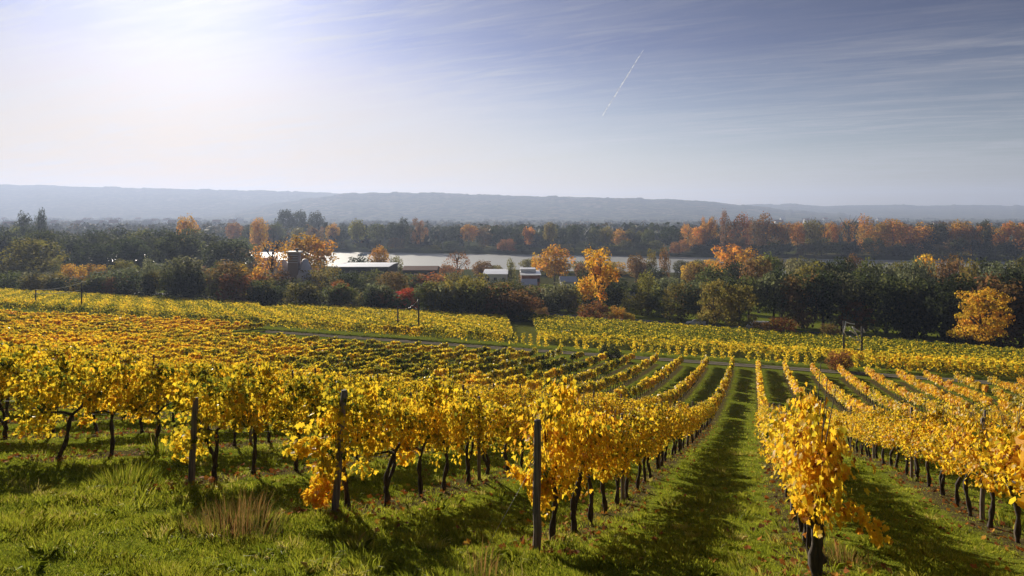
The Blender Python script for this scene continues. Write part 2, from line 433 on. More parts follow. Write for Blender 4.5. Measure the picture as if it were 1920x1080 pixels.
m, t = new_mat('river_water')
geo = N(t, 'ShaderNodeNewGeometry'); pos = geo.outputs['Position']
mpn = N(t, 'ShaderNodeMapping'); mpn.inputs['Scale'].default_value = (.25, .7, 1); t.links.new(pos, mpn.inputs[0])
nz = N(t, 'ShaderNodeTexNoise', inp={'Scale': .55, 'Detail': 5.0, 'Roughness': .6}); t.links.new(mpn.outputs[0], nz.inputs['Vector'])
bp = N(t, 'ShaderNodeBump', inp={'Strength': .30, 'Distance': .6}); t.links.new(nz.outputs['Fac'], bp.inputs['Height'])
p = N(t, 'ShaderNodeBsdfPrincipled', inp={'Base Color': (.20, .21, .20, 1), 'Roughness': .58, 'IOR': 1.85, 'Specular IOR Level': 1.0}); t.links.new(bp.outputs[0], p.inputs['Normal'])
o = N(t, 'ShaderNodeOutputMaterial'); t.links.new(p.outputs[0], o.inputs[0]); M_WATER = m

m, t = new_mat('far_hill')
geo = N(t, 'ShaderNodeNewGeometry'); pos = geo.outputs['Position']
mpn = N(t, 'ShaderNodeMapping'); mpn.inputs['Scale'].default_value = (.010, .0024, .03); mpn.inputs['Rotation'].default_value = (0, 0, .2); t.links.new(pos, mpn.inputs[0])
vor = N(t, 'ShaderNodeTexVoronoi', inp={'Scale': 1.0}); t.links.new(mpn.outputs[0], vor.inputs['Vector'])
sepv = N(t, 'ShaderNodeSeparateColor'); t.links.new(vor.outputs['Color'], sepv.inputs[0])
c = ramp(t, sepv.outputs[0], [(0, (.07, .08, .045)), (.3, (.115, .12, .055)), (.55, (.17, .145, .08)), (.75, (.085, .10, .045)), (1, (.21, .18, .12))]).outputs[0]
hn = N(t, 'ShaderNodeTexNoise', inp={'Scale': .022, 'Detail': 6.0, 'Roughness': .7}); t.links.new(pos, hn.inputs['Vector'])
c = mixc(t, ramp(t, hn.outputs['Fac'], [(.44, (1, 1, 1)), (.56, (0, 0, 0))]).outputs[0], c, (.03, .038, .022))
p = N(t, 'ShaderNodeBsdfPrincipled', inp={'Roughness': 1., 'Specular IOR Level': 0.}); t.links.new(c, p.inputs['Base Color'])
o = N(t, 'ShaderNodeOutputMaterial'); t.links.new(p.outputs[0], o.inputs[0]); M_HILL = m

# ------------------------------------------------------------------ terrain
ang = np.concatenate([np.radians(np.arange(-180, -52, 4.0)), np.radians(np.arange(-52, 52, .42)), np.radians(np.arange(52, 180, 4.0))])
rad = np.concatenate([[0.0], np.geomspace(.6, 9200, 330)])
AA, RR = np.meshgrid(ang, rad)
X, Y = np.sin(AA) * RR, np.cos(AA) * RR
Z = ground_z(X, Y)
na, nr = len(ang), len(rad)
verts = np.stack([X, Y, Z], -1).reshape(-1, 3)
ii, jj = np.meshgrid(np.arange(nr - 1), np.arange(na), indexing='ij')
q = np.stack([ii * na + jj, ii * na + (jj + 1) % na, (ii + 1) * na + (jj + 1) % na, (ii + 1) * na + jj], -1).reshape(-1, 4)[:, ::-1]
me = bpy.data.meshes.new('ground')
me.vertices.add(len(verts)); me.vertices.foreach_set('co', verts.astype(np.float32).ravel())
me.loops.add(q.size); me.loops.foreach_set('vertex_index', q.astype(np.int32).ravel())
me.polygons.add(len(q)); me.polygons.foreach_set('loop_start', (np.arange(len(q)) * 4).astype(np.int32)); me.polygons.foreach_set('loop_total', np.full(len(q), 4, np.int32))
me.polygons.foreach_set('use_smooth', np.ones(len(q), bool))
me.materials.append(M_GROUND); me.update(); me.validate()
tag(obj('ground', me), kind='structure')


def road_off(p): return -.24 * (np.maximum(p, -70) + 20) - .003 * np.maximum(p - 5, 0) ** 2 + np.minimum(p + 70, 0) * .02


def sheet(name, t0, t1, p0, p1, mat, lift, nt=3, step=3.0, rise=None):
    ps = np.arange(p0, p1 + .1, step); ts = np.linspace(t0, t1, nt)
    vv = []; ff_ = []
    for i, pp in enumerate(ps):
        for tt in ts:
            x, y = xy(tt + (float(rise(pp)) if rise else 0), pp); vv.append((x, y, gz(x, y) + lift))
    for i in range(len(ps) - 1):
        for j in range(nt - 1):
            ff_.append((i * nt + j, i * nt + j + 1, (i + 1) * nt + j + 1, (i + 1) * nt + j))
    return tag(obj(name, mesh_py(name, vv, ff_, mat, True)), kind='structure')


sheet('track_road', 91.4, 94.7, -77, 75, M_TRACK, .06, 7, 1.5)
sheet('highway', 163, 173, -260, 120, M_ASPHALT, .10, 6, 3.0, road_off)
mb = MB()
for tt, dash in ((163.6, 0), (168, 1), (172.4, 0)):
    pp = -42.0
    while pp < 115:
        L = 4.0 if dash else 8.0
        q = []
        for a_, b_ in ((tt - .09, pp), (tt + .09, pp), (tt + .09, pp + L), (tt - .09, pp + L)):
            x, y = xy(a_ + float(road_off(b_)), b_); q.append((x, y, gz(x, y) + .125))
        mb.poly(q); pp += 10.0 if dash else 8.0
tag(obj('road_marking', mb.mesh('road_marking', M_PAINT)), kind='structure')

# river: a flat sheet between its banks
cx, cyy = .236 * 545, .972 * 545
rv = []
for s_ in (NEAR_BANK - 4, FAR_BANK + 4):
    for l_ in (-1500, 1500):
        rv.append((.236 * s_ + .972 * l_, .972 * s_ - .236 * l_, CZ - 39.6))
tag(obj('river', mesh_py('river', rv, [(0, 1, 3, 2)], M_WATER)), kind='structure')

# ------------------------------------------------------------------ far hills
HPX = []
def hill(name, D, r0, prof, rough, seed):
    pxs = np.array([p_[0] for p_ in prof], float); pys = np.array([p_[1] for p_ in prof], float)
    q_ = np.arange(pxs[0], pxs[-1] + 1, 4.0)
    top = np.interp(q_, pxs, pys)
    r_ = np.random.default_rng(seed)
    nse = np.convolve(r_.normal(0, 1, len(q_) + 40), np.ones(5) / 5, 'same')[20:20 + len(q_)] * rough + np.convolve(r_.normal(0, 1, len(q_) + 40), np.ones(21) / 21, 'same')[20:20 + len(q_)] * rough * 2
    top = top - nse - 1.6 * (np.convolve(r_.uniform(0, 1, len(q_) + 40) > .86, np.ones(7), 'same')[20:20 + len(q_)] > 1.5) * rough
    zt = CZ + (HZ - top) / F * D
    base = CZ - 37.5
    rows = np.concatenate([np.linspace(0, 1, 26), [1.06, 1.3]])
    vv = []
    for k, s_ in enumerate(rows):
        r = r0 + (D - r0) * s_
        for i, px in enumerate(q_):
            h = (zt[i] - base)
            if s_ <= 1:
                f_ = s_ ** 1.25
                und = 4.0 * math.sin(px * .021 + s_ * 5 + seed) * math.sin(s_ * math.pi)
                z = base + h * f_ + und * h / 160
            else: z = base + h * (1 - (s_ - 1) * 1.2)
            x = (px - 960) / F * r
            vv.append((x, r, z))
    n_ = len(q_)
    fc = [(k * n_ + i, k * n_ + i + 1, (k + 1) * n_ + i + 1, (k + 1) * n_ + i) for k in range(len(rows) - 1) for i in range(n_ - 1)]
    o_ = tag(obj(name, mesh_py(name, vv, fc, M_HILL, True)), kind='structure')
    return o_


hill('hills', 6400, 4300, [(-700, 348), (-300, 343), (0, 346), (110, 348), (230, 352), (330, 354), (420, 356), (520, 359), (640, 363), (760, 372), (900, 380), (1000, 395), (1100, 408)], 1.0, 3)
hill('hills', 5000, 3500, [(300, 408), (420, 398), (520, 381), (600, 370), (650, 364), (700, 360), (760, 361), (800, 363), (850, 362), (900, 365), (980, 367), (1080, 370), (1200, 373), (1280, 375), (1340, 378), (1400, 385), (1450, 391), (1520, 397), (1600, 404), (1700, 409)], 1.1, 5)
hill('hills', 6900, 4700, [(1250, 402), (1350, 390), (1400, 385), (1460, 383), (1500, 383), (1540, 387), (1600, 385), (1680, 384), (1760, 387), (1800, 385), (1920, 385), (2300, 380), (2700, 384)], .9, 9)

# ------------------------------------------------------------------ vine leaves
HALF = np.array([(0, -.10), (.16, -.32), (.44, -.26), (.40, -.08), (.60, .10), (.50, .30), (.30, .26), (.28, .50), (.12, .62), (0, .80)])     # one half of a lobed leaf


def frames(nrm, tipdir):
    nrm = nrm / (np.linalg.norm(nrm, axis=1, keepdims=True) + 1e-9)
    tv = tipdir - nrm * np.sum(nrm * tipdir, axis=1, keepdims=True)
    tv = tv / (np.linalg.norm(tv, axis=1, keepdims=True) + 1e-9)
    return np.cross(tv, nrm), tv, nrm


def leaves_hi(P, nrm, tipd, size, fold):
    """lobed leaves folded along the midrib: two hexagons each"""
    a, b, c = frames(nrm, tipd); n = len(P); out = np.zeros((n, 2, len(HALF), 3)); tw = np.random.default_rng(n).uniform(-.5, .25, n)
    for h, sg in enumerate((1, -1)):
        for k, (u_, v_) in enumerate(HALF):
            out[:, h, k] = P + size[:, None] * (a * (sg * u_ * np.cos(fold))[:, None] + b * v_ + c * (u_ * np.sin(fold) + tw * (v_ - .1) ** 2 + tw * .8 * u_ * u_ * sg)[:, None])
    out[:, 1] = out[:, 1, ::-1]
    return out.reshape(-1, len(HALF), 3)


def leaves_lo(P, nrm, tipd, size):
    a, b, c = frames(nrm, tipd); n = len(P); out = np.zeros((n, 5, 3))
    for k, (u_, v_) in enumerate(((0, -.45), (.52, -.2), (.36, .42), (-.36, .42), (-.52, -.2))):
        out[:, k] = P + size[:, None] * (a * u_ + b * v_)
    return out


def curtain(n, r, L=1.2, z0=.85, z1=1.64, sig=.15, seed=0):
    """points, normals, tip directions of the leaves on one trained vine"""
    r2 = np.random.default_rng(seed)
    x = r2.uniform(-L / 2 - .06, L / 2 + .06, n)
    ph = r2.uniform(0, 6.28, 6)
    low = z0 + .10 * np.sin(x * 5 + ph[0]) + .07 * np.sin(x * 11 + ph[1])
    top = z1 + .09 * np.sin(x * 4 + ph[2]) + .07 * np.sin(x * 13 + ph[3])
    u = r2.beta(1.15, 1.0, n)
    z = low + (top - low) * u
    th = sig * (1.15 - .55 * np.abs(u - .55) * 2) * (1 + .3 * np.sin(x * 7 + z * 6 + ph[4]))
    y = np.clip(r2.normal(0, 1, n), -2.1, 2.1) * th + .06 * np.sin(x * 3 + ph[5])
    # a few trailing and a few upright shoots
    k = n // 11
    for s_ in range(5):
        i0 = s_ * (k // 5); sl = slice(i0, i0 + k // 5); m_ = k // 5
        if m_ == 0: continue
        sx = r2.uniform(-L / 2, L / 2); w = r2.uniform(0, 1, m_)
        if s_ < 3:
            ln = r2.uniform(.10, .30); x[sl] = sx + r2.normal(0, .04, m_) + w * r2.uniform(-.2, .2); z[sl] = z1 + w * ln - .04; y[sl] = r2.normal(0, .05, m_) + w * r2.uniform(-.18, .18)
        else:
            ln = r2.uniform(.15, .38); x[sl] = sx + r2.normal(0, .05, m_); z[sl] = z0 + .05 - w * ln; y[sl] = r2.normal(0, .07, m_)
    P = np.stack([x, y, z], -1)
    nr = np.stack([r2.normal(0, .55, n), np.sign(y + r2.normal(0, .05, n)) * 1.0 + r2.normal(0, .35, n), r2.normal(.35, .5, n)], -1)
    td = np.stack([r2.normal(0, .45, n), r2.normal(0, .25, n), -1 + r2.normal(0, .4, n)], -1)
    return P, nr, td


def leaf_tone(P, n, r2, base=.56, sd=.13):
    """leaf colour index: greener shoots at the top, browner here and there"""
    a_ = base + r2.normal(0, sd, n) + .10 * np.sin(P[:, 0] * 5 + P[:, 2] * 7)
    a_ -= .16 * (P[:, 2] > 1.58) * r2.uniform(0, 1, n)
    br = r2.uniform(0, 1, n) < .05
    a_[br] += .26
    gr = r2.uniform(0, 1, n) < .09
    a_[gr] -= .30
    return np.clip(a_, 0.02, .98)


def cluster(n, c, sx, sy, sz, r2):
    P = np.asarray(c) + np.clip(r2.normal(0, 1, (n, 3)), -1.7, 1.7) * np.array([sx, sy, sz])
    nr = r2.normal(0, .6, (n, 3)) + np.array([-.6, .3, .3]); td = r2.normal(0, .4, (n, 3)) + np.array([0, 0, -1])
    return P, nr, td


def branch(n, pts, sp, r2):
    pts = np.asarray(pts, float); u = r2.uniform(0, len(pts) - 1.001, n); i = u.astype(int); f_ = (u - i)[:, None]
    P = pts[i] * (1 - f_) + pts[i + 1] * f_ + np.clip(r2.normal(0, sp, (n, 3)), -1.6 * sp, 1.6 * sp)
    nr = r2.normal(0, .6, (n, 3)) + np.array([-.5, .2, .4]); td = r2.normal(0, .5, (n, 3)) + np.array([0, 0, -.9])
    return P, nr, td


def vine_mesh_hi(seed, n=1120, extra=None, size=.070, **kw):
    r2 = np.random.default_rng(1000 + seed)
    P, nr, td = curtain(n, r2, seed=seed, **kw)
    tone = leaf_tone(P, n, r2)
    if extra:
        for e in extra:
            kind_, cnt, args, shift = e
            q = cluster(cnt, *args, r2) if kind_ == 'c' else branch(cnt, *args, r2)
            P = np.vstack([P, q[0]]); nr = np.vstack([nr, q[1]]); td = np.vstack([td, q[2]])
            tone = np.concatenate([tone, np.clip(r2.normal(.58 + shift, .10, cnt), .05, .98)])
    n = len(P)
    sz = size * r2.uniform(.65, 1.25, n); fold = r2.uniform(-.1, .7, n)
    return mesh_cards('vine_foliage', leaves_hi(P, nr, td, sz, fold), M_VINE, np.repeat(tone, 2))


def vine_mesh_mid(seed, n=330, size=.165):
    r2 = np.random.default_rng(2000 + seed)
    P, nr, td = curtain(n, r2, seed=seed)
    tone = leaf_tone(P, n, r2)
    return mesh_cards('vine_foliage', leaves_lo(P, nr, td, size * r2.uniform(.65, 1.25, n)), M_VINE, tone)


def trunk_mesh(seed, fork=False, n=8, lean=None, fat=1.0):
    r2 = random.Random(seed); mb = MB()
    lx, ly = (lean if lean else (r2.uniform(-.14, .14), r2.uniform(-.06, .06)))
    a1, a2 = r2.uniform(0, 6.28), r2.uniform(0, 6.28)
    def stem(x0, y0, x1, y1, z0, z1, r0, r1, amp):
        pts, rr = [], []
        for i in range(9):
            s_ = i / 8
            pts.append((x0 + (x1 - x0) * s_ + amp * math.sin(s_ * 5 + a1) * s_ * (1.4 - s_), y0 + (y1 - y0) * s_ + amp * .7 * math.sin(s_ * 6 + a2) * s_, z0 + (z1 - z0) * s_))
            rr.append(fat * (r0 + (r1 - r0) * s_) * (1 + .28 * math.sin(i * 2.1 + a1)) * (1.5 if i == 0 else 1))
        mb.tube(pts, rr, n, jit=.14)
        return pts[-1]
    e = stem(0, 0, lx, ly, -.08, .80, .042, .030, .07)
    if fork: stem(lx * .2 + .02, 0, lx - .16, ly, .20, .82, .034, .024, -.06)
    # two short arms tied along the wire, hidden in the leaves
    for sg in (-1, 1):
        mb.tube([e, (e[0] + sg * .18, e[1], e[2] + .10), (e[0] + sg * .45, 0, .93)], [.028, .02, .012], 5)
    for k in range(5):
        xx = r2.uniform(-.5, .5); zt_ = r2.uniform(1.75, 2.05); dx_ = r2.uniform(-.3, .3); yy = r2.uniform(-.12, .12)
        mb.tube([(xx, 0, 1.2), (xx + dx_ * .3, yy * .4, 1.55), (xx + dx_, yy, zt_), (xx + dx_ * 1.7, yy * 1.8, zt_ - r2.uniform(-.05, .12))], [.006, .005, .004, .002], 4)
    for k in range(3):
        xx = e[0] + r2.uniform(-.4, .4); mb.tube([(xx, 0, .9), (xx + r2.uniform(-.1, .1), r2.uniform(-.05, .05), 1.6)], [.009, .005], 4)
    return mb.mesh('vine_trunk', M_BARK, True)


HI = [vine_mesh_hi(i) for i in range(10)]
MID = [vine_mesh_mid(i) for i in range(8)]
TR = [trunk_mesh(i, fork=(i % 4 == 1)) for i in range(9)]
TRLO = [trunk_mesh(40 + i, fork=(i % 4 == 1), n=5) for i in range(6)]


def patch(t, p):
    """slow variation of ripeness over the slope"""
    return (.5 * np.sin(t * .11 + p * .07 + 1) * np.sin(p * .19 + t * .03) + .5 * np.sin(t * .31 + 2 * np.sin(p * .23)) * np.sin(p * .41 + 1.7))


ROWSTART = {0: 7.5, -1: 8.05, -2: 8.1, -3: 8.75, -4: 8.3}
SPACE = 1.1
SHADE_ROWS = []


def rowname(k):
    if k == -1: return 'row directly left of the lane'
    if k == 0: return 'row directly right of the lane'
    return f'{ordw(-k)} row left of the lane' if k < 0 else f'{ordw(k + 1)} row right of the lane'


cands = []
for k in range(-60, 26):
    p_ = ROW0 + ROWS * k
    tt = ROWSTART.get(k, 8.4) + .25
    i = 0
    while tt < float(np.interp(p_, [-140, -110, -79, -75, -55, -32, -18, -3], [86, 93, 96, 79, 80.5, 84.5, 87, 90.3])) + .6 * math.sin(k * 2.3):
        x, y = xy(tt, p_)
        d = math.hypot(x, y)
        inview = y > 3 and abs(x / y) < .775
        cands.append((d if inview else 9999, k, i, tt, p_, x, y, inview)); tt += SPACE; i += 1
cands.sort(key=lambda c: c[0])
indiv = cands[:300]; rest = cands[300:]
indiv.sort(key=lambda c: (c[1], c[2]))
BADROW = {}
cnt = {}
for d, k, i, tt, p_, x, y, _v in indiv:
    cnt[k] = cnt.get(k, 0) + 1
    first = cnt[k] == 1
    extra_mesh = None
    tt2 = tt + rnd.uniform(-.07, .07)
    x, y = xy(tt2, p_ + rnd.uniform(-.04, .04))
    if first and k == 0:
        extra_mesh = vine_mesh_hi(77, 720, [('c', 170, ((-.08, .05, 1.0), .13, .15, .13), .03), ('c', 90, ((-.14, .10, .80), .10, .10, .09), .05), ('b', 100, ([(-.1, -.05, .78), (-.2, -.26, .80), (-.25, -.46, .74), (-.27, -.66, .62)], .05), .0), ('c', 150, ((.0, .05, 1.30), .15, .19, .18), .02)], sig=.165)
        lab = 'nearest grapevine right of the grass lane, golden leaves hanging low over twin stems'
    elif first and k == -1:
        extra_mesh = vine_mesh_hi(78, 900, [('b', 110, ([(-.2, .0, .80), (-.25, .22, .84), (-.3, .5, .92)], .05), .0), ('c', 200, ((-.28, .06, .75), .08, .09, .16), .0), ('c', 240, ((.1, 0, .8), .25, .13, .14), .05)], z1=1.72)
        lab = 'golden grapevine behind the front post left of the grass lane'
    elif first and k == -2:
        extra_mesh = vine_mesh_hi(79, 900, [('c', 230, ((-.25, .2, .42), .10, .12, .14), .16), ('c', 110, ((-.25, .34, .25), .07, .08, .07), .2), ('b', 180, ([(-.3, .1, .95), (-.4, .3, 1.02), (-.5, .55, .98)], .07), .03), ('c', 150, ((-.2, .1, .8), .2, .1, .15), .05)])
        lab = 'grapevine with an orange bunch of leaves hanging low beside a leaning post'
    elif first and k == -3:
        extra_mesh = vine_mesh_hi(80, 900, [('c', 220, ((-.15, .35, .62), .12, .16, .15), .03)], sig=.2)
        lab = 'front grapevine of the third row left of the lane, leaning grey post'
    elif first and k == -4:
        extra_mesh = vine_mesh_hi(81, 900, [('c', 240, ((-.15, .1, .75), .14, .14, .2), .0)], sig=.22)
        lab = 'front grapevine of the fourth row left of the lane, on a slanting trunk'
    else:
        lab = f'{ordw(cnt[k])} grapevine from the front in the {rowname(k)}'
    hi = d < 40
    v = thing('grapevine', lab, 'grapevine', (x, y, gz(x, y)), ROWYAW, 'grapevines in the rows on the slope')
    flip = rnd.random() < .5
    s_ = rnd.uniform(.94, 1.06) * float(np.interp(tt, [8, 11, 20, 32], [1.04, 1.0, .87, .78])) * (.95 if k == 0 else 1)
    fo = obj('foliage', extra_mesh or (rnd.choice(HI) if hi else rnd.choice(MID)), v, (0, 0, 0), math.pi if (flip and not extra_mesh) else 0, (1.0, rnd.uniform(.9, 1.2), s_))
    tone = .5 + .09 * float(patch(tt, p_)) + rnd.uniform(-.055, .055) + (.03 if k >= 0 else 0)
    if rnd.random() < .04: tone += .12
    if k <= -3: tone -= .045
    fo.color = (lim(tone - .005, .2, .8), .5, .5, 1)
    trm = rnd.choice(TR) if hi else rnd.choice(TRLO)
    if first and k == 0: trm = trunk_mesh(204, True, lean=(.02, .05), fat=1.7)
    if first and k == -4: trm = trunk_mesh(201, False, lean=(.1, -.35))
    if first and k == -2: trm = trunk_mesh(202, False, lean=(.05, .12))
    obj('trunk', trm, v, (0, 0, 0), rnd.choice((0, math.pi)) if not first else 0, (1, 1, s_))

# the many vines further down the slope, one mass
def row_leaves(t_, p_, per, size, r2, z0=.50, z1=1.20, sig=.13, along=U, across=V, L=SPACE):
    n = len(t_)
    T = np.repeat(t_, per); Pp = np.repeat(p_, per); S = np.repeat(size, per); N_ = len(T)
    al = r2.uniform(-L / 2, L / 2, N_)
    u = r2.beta(1.5, 1.0, N_)
    hv = np.repeat(r2.uniform(-.24, .2, n) + .35 * (1 - sstep(14, 30, t_)), per)
    z = z0 + (z1 + hv - z0) * u + r2.normal(0, .06, N_)
    ac = np.clip(r2.normal(0, 1, N_), -2, 2) * sig * (1.1 - .35 * u)
    return T, Pp, al, ac, z, S


r2 = np.random.default_rng(5)
R = [c for c in rest if abs(c[5]) < .93 * max(c[6], 0) + 6 and c[6] > 2]
out = []; tones = []
rt = np.array([c[3] for c in R]); rp = np.array([c[4] for c in R]); rx = np.array([c[5] for c in R]); ry = np.array([c[6] for c in R])
dd = np.hypot(rx, ry)
gapm = r2.uniform(0, 1, len(R)) > .06
for lo, hi_, per, size in ((0, 30, 300, .15), (30, 48, 300, .14), (48, 62, 220, .16), (62, 80, 170, .185), (80, 110, 120, .22), (110, 400, 90, .27)):
    mk = (dd >= lo) & (dd < hi_) & gapm
    if not mk.any(): continue
    T, Pp, al, ac, z, S = row_leaves(rt[mk], rp[mk], per, np.full(mk.sum(), size), r2)
    x = T * U[0] + Pp * V[0] + al * U[0] + ac * V[0]; y = T * U[1] + Pp * V[1] + al * U[1] + ac * V[1]
    zz = np.repeat(ground_z(rx[mk], ry[mk]), per) - al * .0 + z
    zz += (ground_z(x, y) - np.repeat(ground_z(rx[mk], ry[mk]), per))
    n = len(x); P = np.stack([x, y, zz], -1)
    nl = np.stack([r2.normal(0, .55, n), np.sign(ac) + r2.normal(0, .35, n), r2.normal(.4, .5, n)], -1)
    nr = np.stack([nl[:, 0] * U[0] + nl[:, 1] * V[0], nl[:, 0] * U[1] + nl[:, 1] * V[1], nl[:, 2]], -1)
    td = r2.normal(0, .5, (n, 3)) + np.array([0, 0, -.9])
    out.append(leaves_lo(P, nr, td, S * r2.uniform(.6, 1.3, n)))
    pv = np.repeat(r2.normal(0, .09, mk.sum()), per)
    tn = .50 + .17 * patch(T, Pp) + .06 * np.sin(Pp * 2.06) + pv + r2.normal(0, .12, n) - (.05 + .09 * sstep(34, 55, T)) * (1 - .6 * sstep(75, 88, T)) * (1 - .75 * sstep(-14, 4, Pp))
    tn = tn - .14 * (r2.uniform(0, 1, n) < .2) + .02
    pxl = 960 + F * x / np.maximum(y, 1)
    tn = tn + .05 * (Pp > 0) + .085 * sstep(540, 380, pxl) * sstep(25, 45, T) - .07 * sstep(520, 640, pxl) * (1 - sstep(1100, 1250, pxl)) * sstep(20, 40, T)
    tones.append(np.clip(tn, .02, .98))
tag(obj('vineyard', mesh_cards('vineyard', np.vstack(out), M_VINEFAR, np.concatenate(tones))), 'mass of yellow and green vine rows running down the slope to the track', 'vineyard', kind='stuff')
# their stems
st = []
for c in R:
    if c[0] > 75 and c[0] < 9000: continue
    x, y = c[5], c[6]; z = gz(x, y); a_ = rnd.uniform(0, 3); lx, ly = rnd.uniform(-.12, .12), rnd.uniform(-.08, .08)
    for w in (0, 2.1, 4.2):
        p0 = (x + .04 * math.cos(a_ + w), y + .04 * math.sin(a_ + w), z - .05); p1 = (x + .04 * math.cos(a_ + w + 2.1), y + .04 * math.sin(a_ + w + 2.1), z - .05)
        st.append([p0, p1, (p1[0] + lx, p1[1] + ly, z + .75), (p0[0] + lx, p0[1] + ly, z + .75)])
tag(obj('vine_stems', mesh_cards('vine_stems', np.array(st), M_BARK)), 'dark stems under the mass of vine rows', 'vine stems', kind='stuff')

# ------------------------------------------------------------------ vine blocks below the track (rows parallel to it)
r2 = np.random.default_rng(21)
def pxof(x, y): return 960 + F * x / y
out = []; tones = []
def block_row(t_, p0, p1, per_m, size, h, tone, dens=1.0, plant=None, cond=None):
    n = int((p1 - p0) * per_m)
    if plant:
        cen = np.arange(p0, p1, plant); cen = cen + r2.normal(0, .08, len(cen)); keep = r2.uniform(0, 1, len(cen)) > .12; cen = cen[keep]
        hh = r2.uniform(.6, 1.1, len(cen)); idx = r2.integers(0, len(cen), n)
        u = r2.beta(1.1, 1.0, n)
        pp = cen[idx] + r2.normal(0, .19, n) * (1.25 - .8 * u); zz = .15 + u * h * hh[idx]
    else:
        pp = r2.uniform(p0, p1, n); u = r2.beta(1.6, 1.0, n)
        zz = .35 + (h - .35) * u + .12 * np.sin(pp * 2.1) + .1 * np.sin(pp * 5.3 + t_)
    tt = t_ + np.clip(r2.normal(0, 1, n), -2, 2) * .2
    x = tt * U[0] + pp * V[0]; y = tt * U[1] + pp * V[1]
    if cond is not None:
        k_ = cond(x, y); x, y, pp, zz, tt = x[k_], y[k_], pp[k_], zz[k_], tt[k_]; n = len(x)
    if n == 0: return
    P = np.stack([x, y, ground_z(x, y) + zz], -1)
    nl = np.stack([r2.normal(0, .55, n), np.sign(r2.normal(0, 1, n)), r2.normal(.4, .5, n)], -1)
    nr = np.stack([nl[:, 0] * V[0] + nl[:, 1] * U[0], nl[:, 0] * V[1] + nl[:, 1] * U[1], nl[:, 2]], -1)
    out.append(leaves_lo(P, nr, r2.normal(0, .5, (n, 3)) + np.array([0, 0, -.9]), size * r2.uniform(.6, 1.35, n)))
    tones.append(np.clip(tone + .10 * patch(tt * 1.4, pp * .6) + r2.normal(0, .15, n) + .09 * np.sin(pp * .9 + t_), .02, .98))


def gap_path(x, y):
    c_ = 982 + (118 - (x * U[0] + y * U[1])) * .3
    return np.abs(pxof(x, y) - c_) > 24


def c_left(x, y): return (x * U[0] + y * U[1] < 150) & (pxof(x, y) > 486 + 0 * x) & (pxof(x, y) < 982 + (118 - (x * U[0] + y * U[1])) * .3) & gap_path(x, y)
def c_right(x, y): return (x * U[0] + y * U[1] < 151.5 + road_off(x * V[0] + y * V[1])) & (pxof(x, y) > 982 + (118 - (x * U[0] + y * U[1])) * .3) & gap_path(x, y)
def c_far(x, y): return (x * U[0] + y * U[1] < 149) & (pxof(x, y) < 487)
# hedge-like first row along the track: full on the left, single young vines on the right
block_row(97.9, -150, -77, 60, .26, 1.7, .24)
block_row(97.9, -77, -36.5, 90, .22, 1.8, .34)
block_row(97.95, -57, -50, 70, .22, 1.85, .62)
block_row(97.9, -36.5, 36, 50, .19, 1.75, .42, plant=1.2)
block_row(99.2, 14, 75, 55, .24, 1.7, .50)
block_row(101.4, 20, 75, 45, .26, 1.8, .52)
block_row(103.4, 8, 75, 40, .26, 1.7, .50)
for tt in np.arange(106.0, 161.5, 2.0):
    block_row(tt, -260, -55, 38, .25, 1.5, .32 + .05 * (tt < 118), cond=c_far)
    block_row(tt, -110, -20, 46, .23, 1.5, .34 + .05 * math.sin(tt), cond=c_left)
for tt in np.arange(104.5, 160.5, 2.0):
    block_row(tt, -60, 95, 46, .22, 1.5, .21 + .17 * (tt < 112) + .08 * math.sin(tt), cond=c_right)
tag(obj('lower_vineyard', mesh_cards('lower_vineyard', np.vstack(out), M_VINEFAR, np.concatenate(tones))), 'blocks of yellow-green vines below the gravel track', 'vineyard', kind='stuff')

# ------------------------------------------------------------------ posts, guy wires, trellis wires
def post_mesh(h, r, seed, lean=(0, 0)):
    r_ = random.Random(seed); mb = MB(); pts = []; rr = []
    for i in range(8):
        s_ = i / 7; pts.append((lean[0] * s_ + r_.uniform(-.008, .008), lean[1] * s_ + r_.uniform(-.008, .008), -.25 + (h + .25) * s_)); rr.append(r * (1.06 - .16 * s_))
    pts.append((pts[-1][0], pts[-1][1], h + .012)); rr.append(r * .55)
    mb.tube(pts, rr, 12, jit=.05); return mb.mesh('post', M_WOOD, True)


def end_post(k, t_, h, lean, label, guy=None, r=.05):
    x, y = xy(t_, ROW0 + ROWS * k); z = gz(x, y)
    p_ = thing('vineyard_post', label, 'post', (x, y, z), ROWYAW, 'wooden posts of the vine rows')
    obj('shaft', post_mesh(h, r, k + 50, lean), p_)
    if guy:
        mb = MB(); mb.tube([(lean[0] * .7, lean[1] * .7, h * .72), guy], .0022, 5); mb.tube([(guy[0] - .02, guy[1], guy[2] + .1), (guy[0], guy[1], guy[2] - .1)], .012, 6)
        obj('guy_wire', mb.mesh('guy_wire', M_STEEL, True), p_)


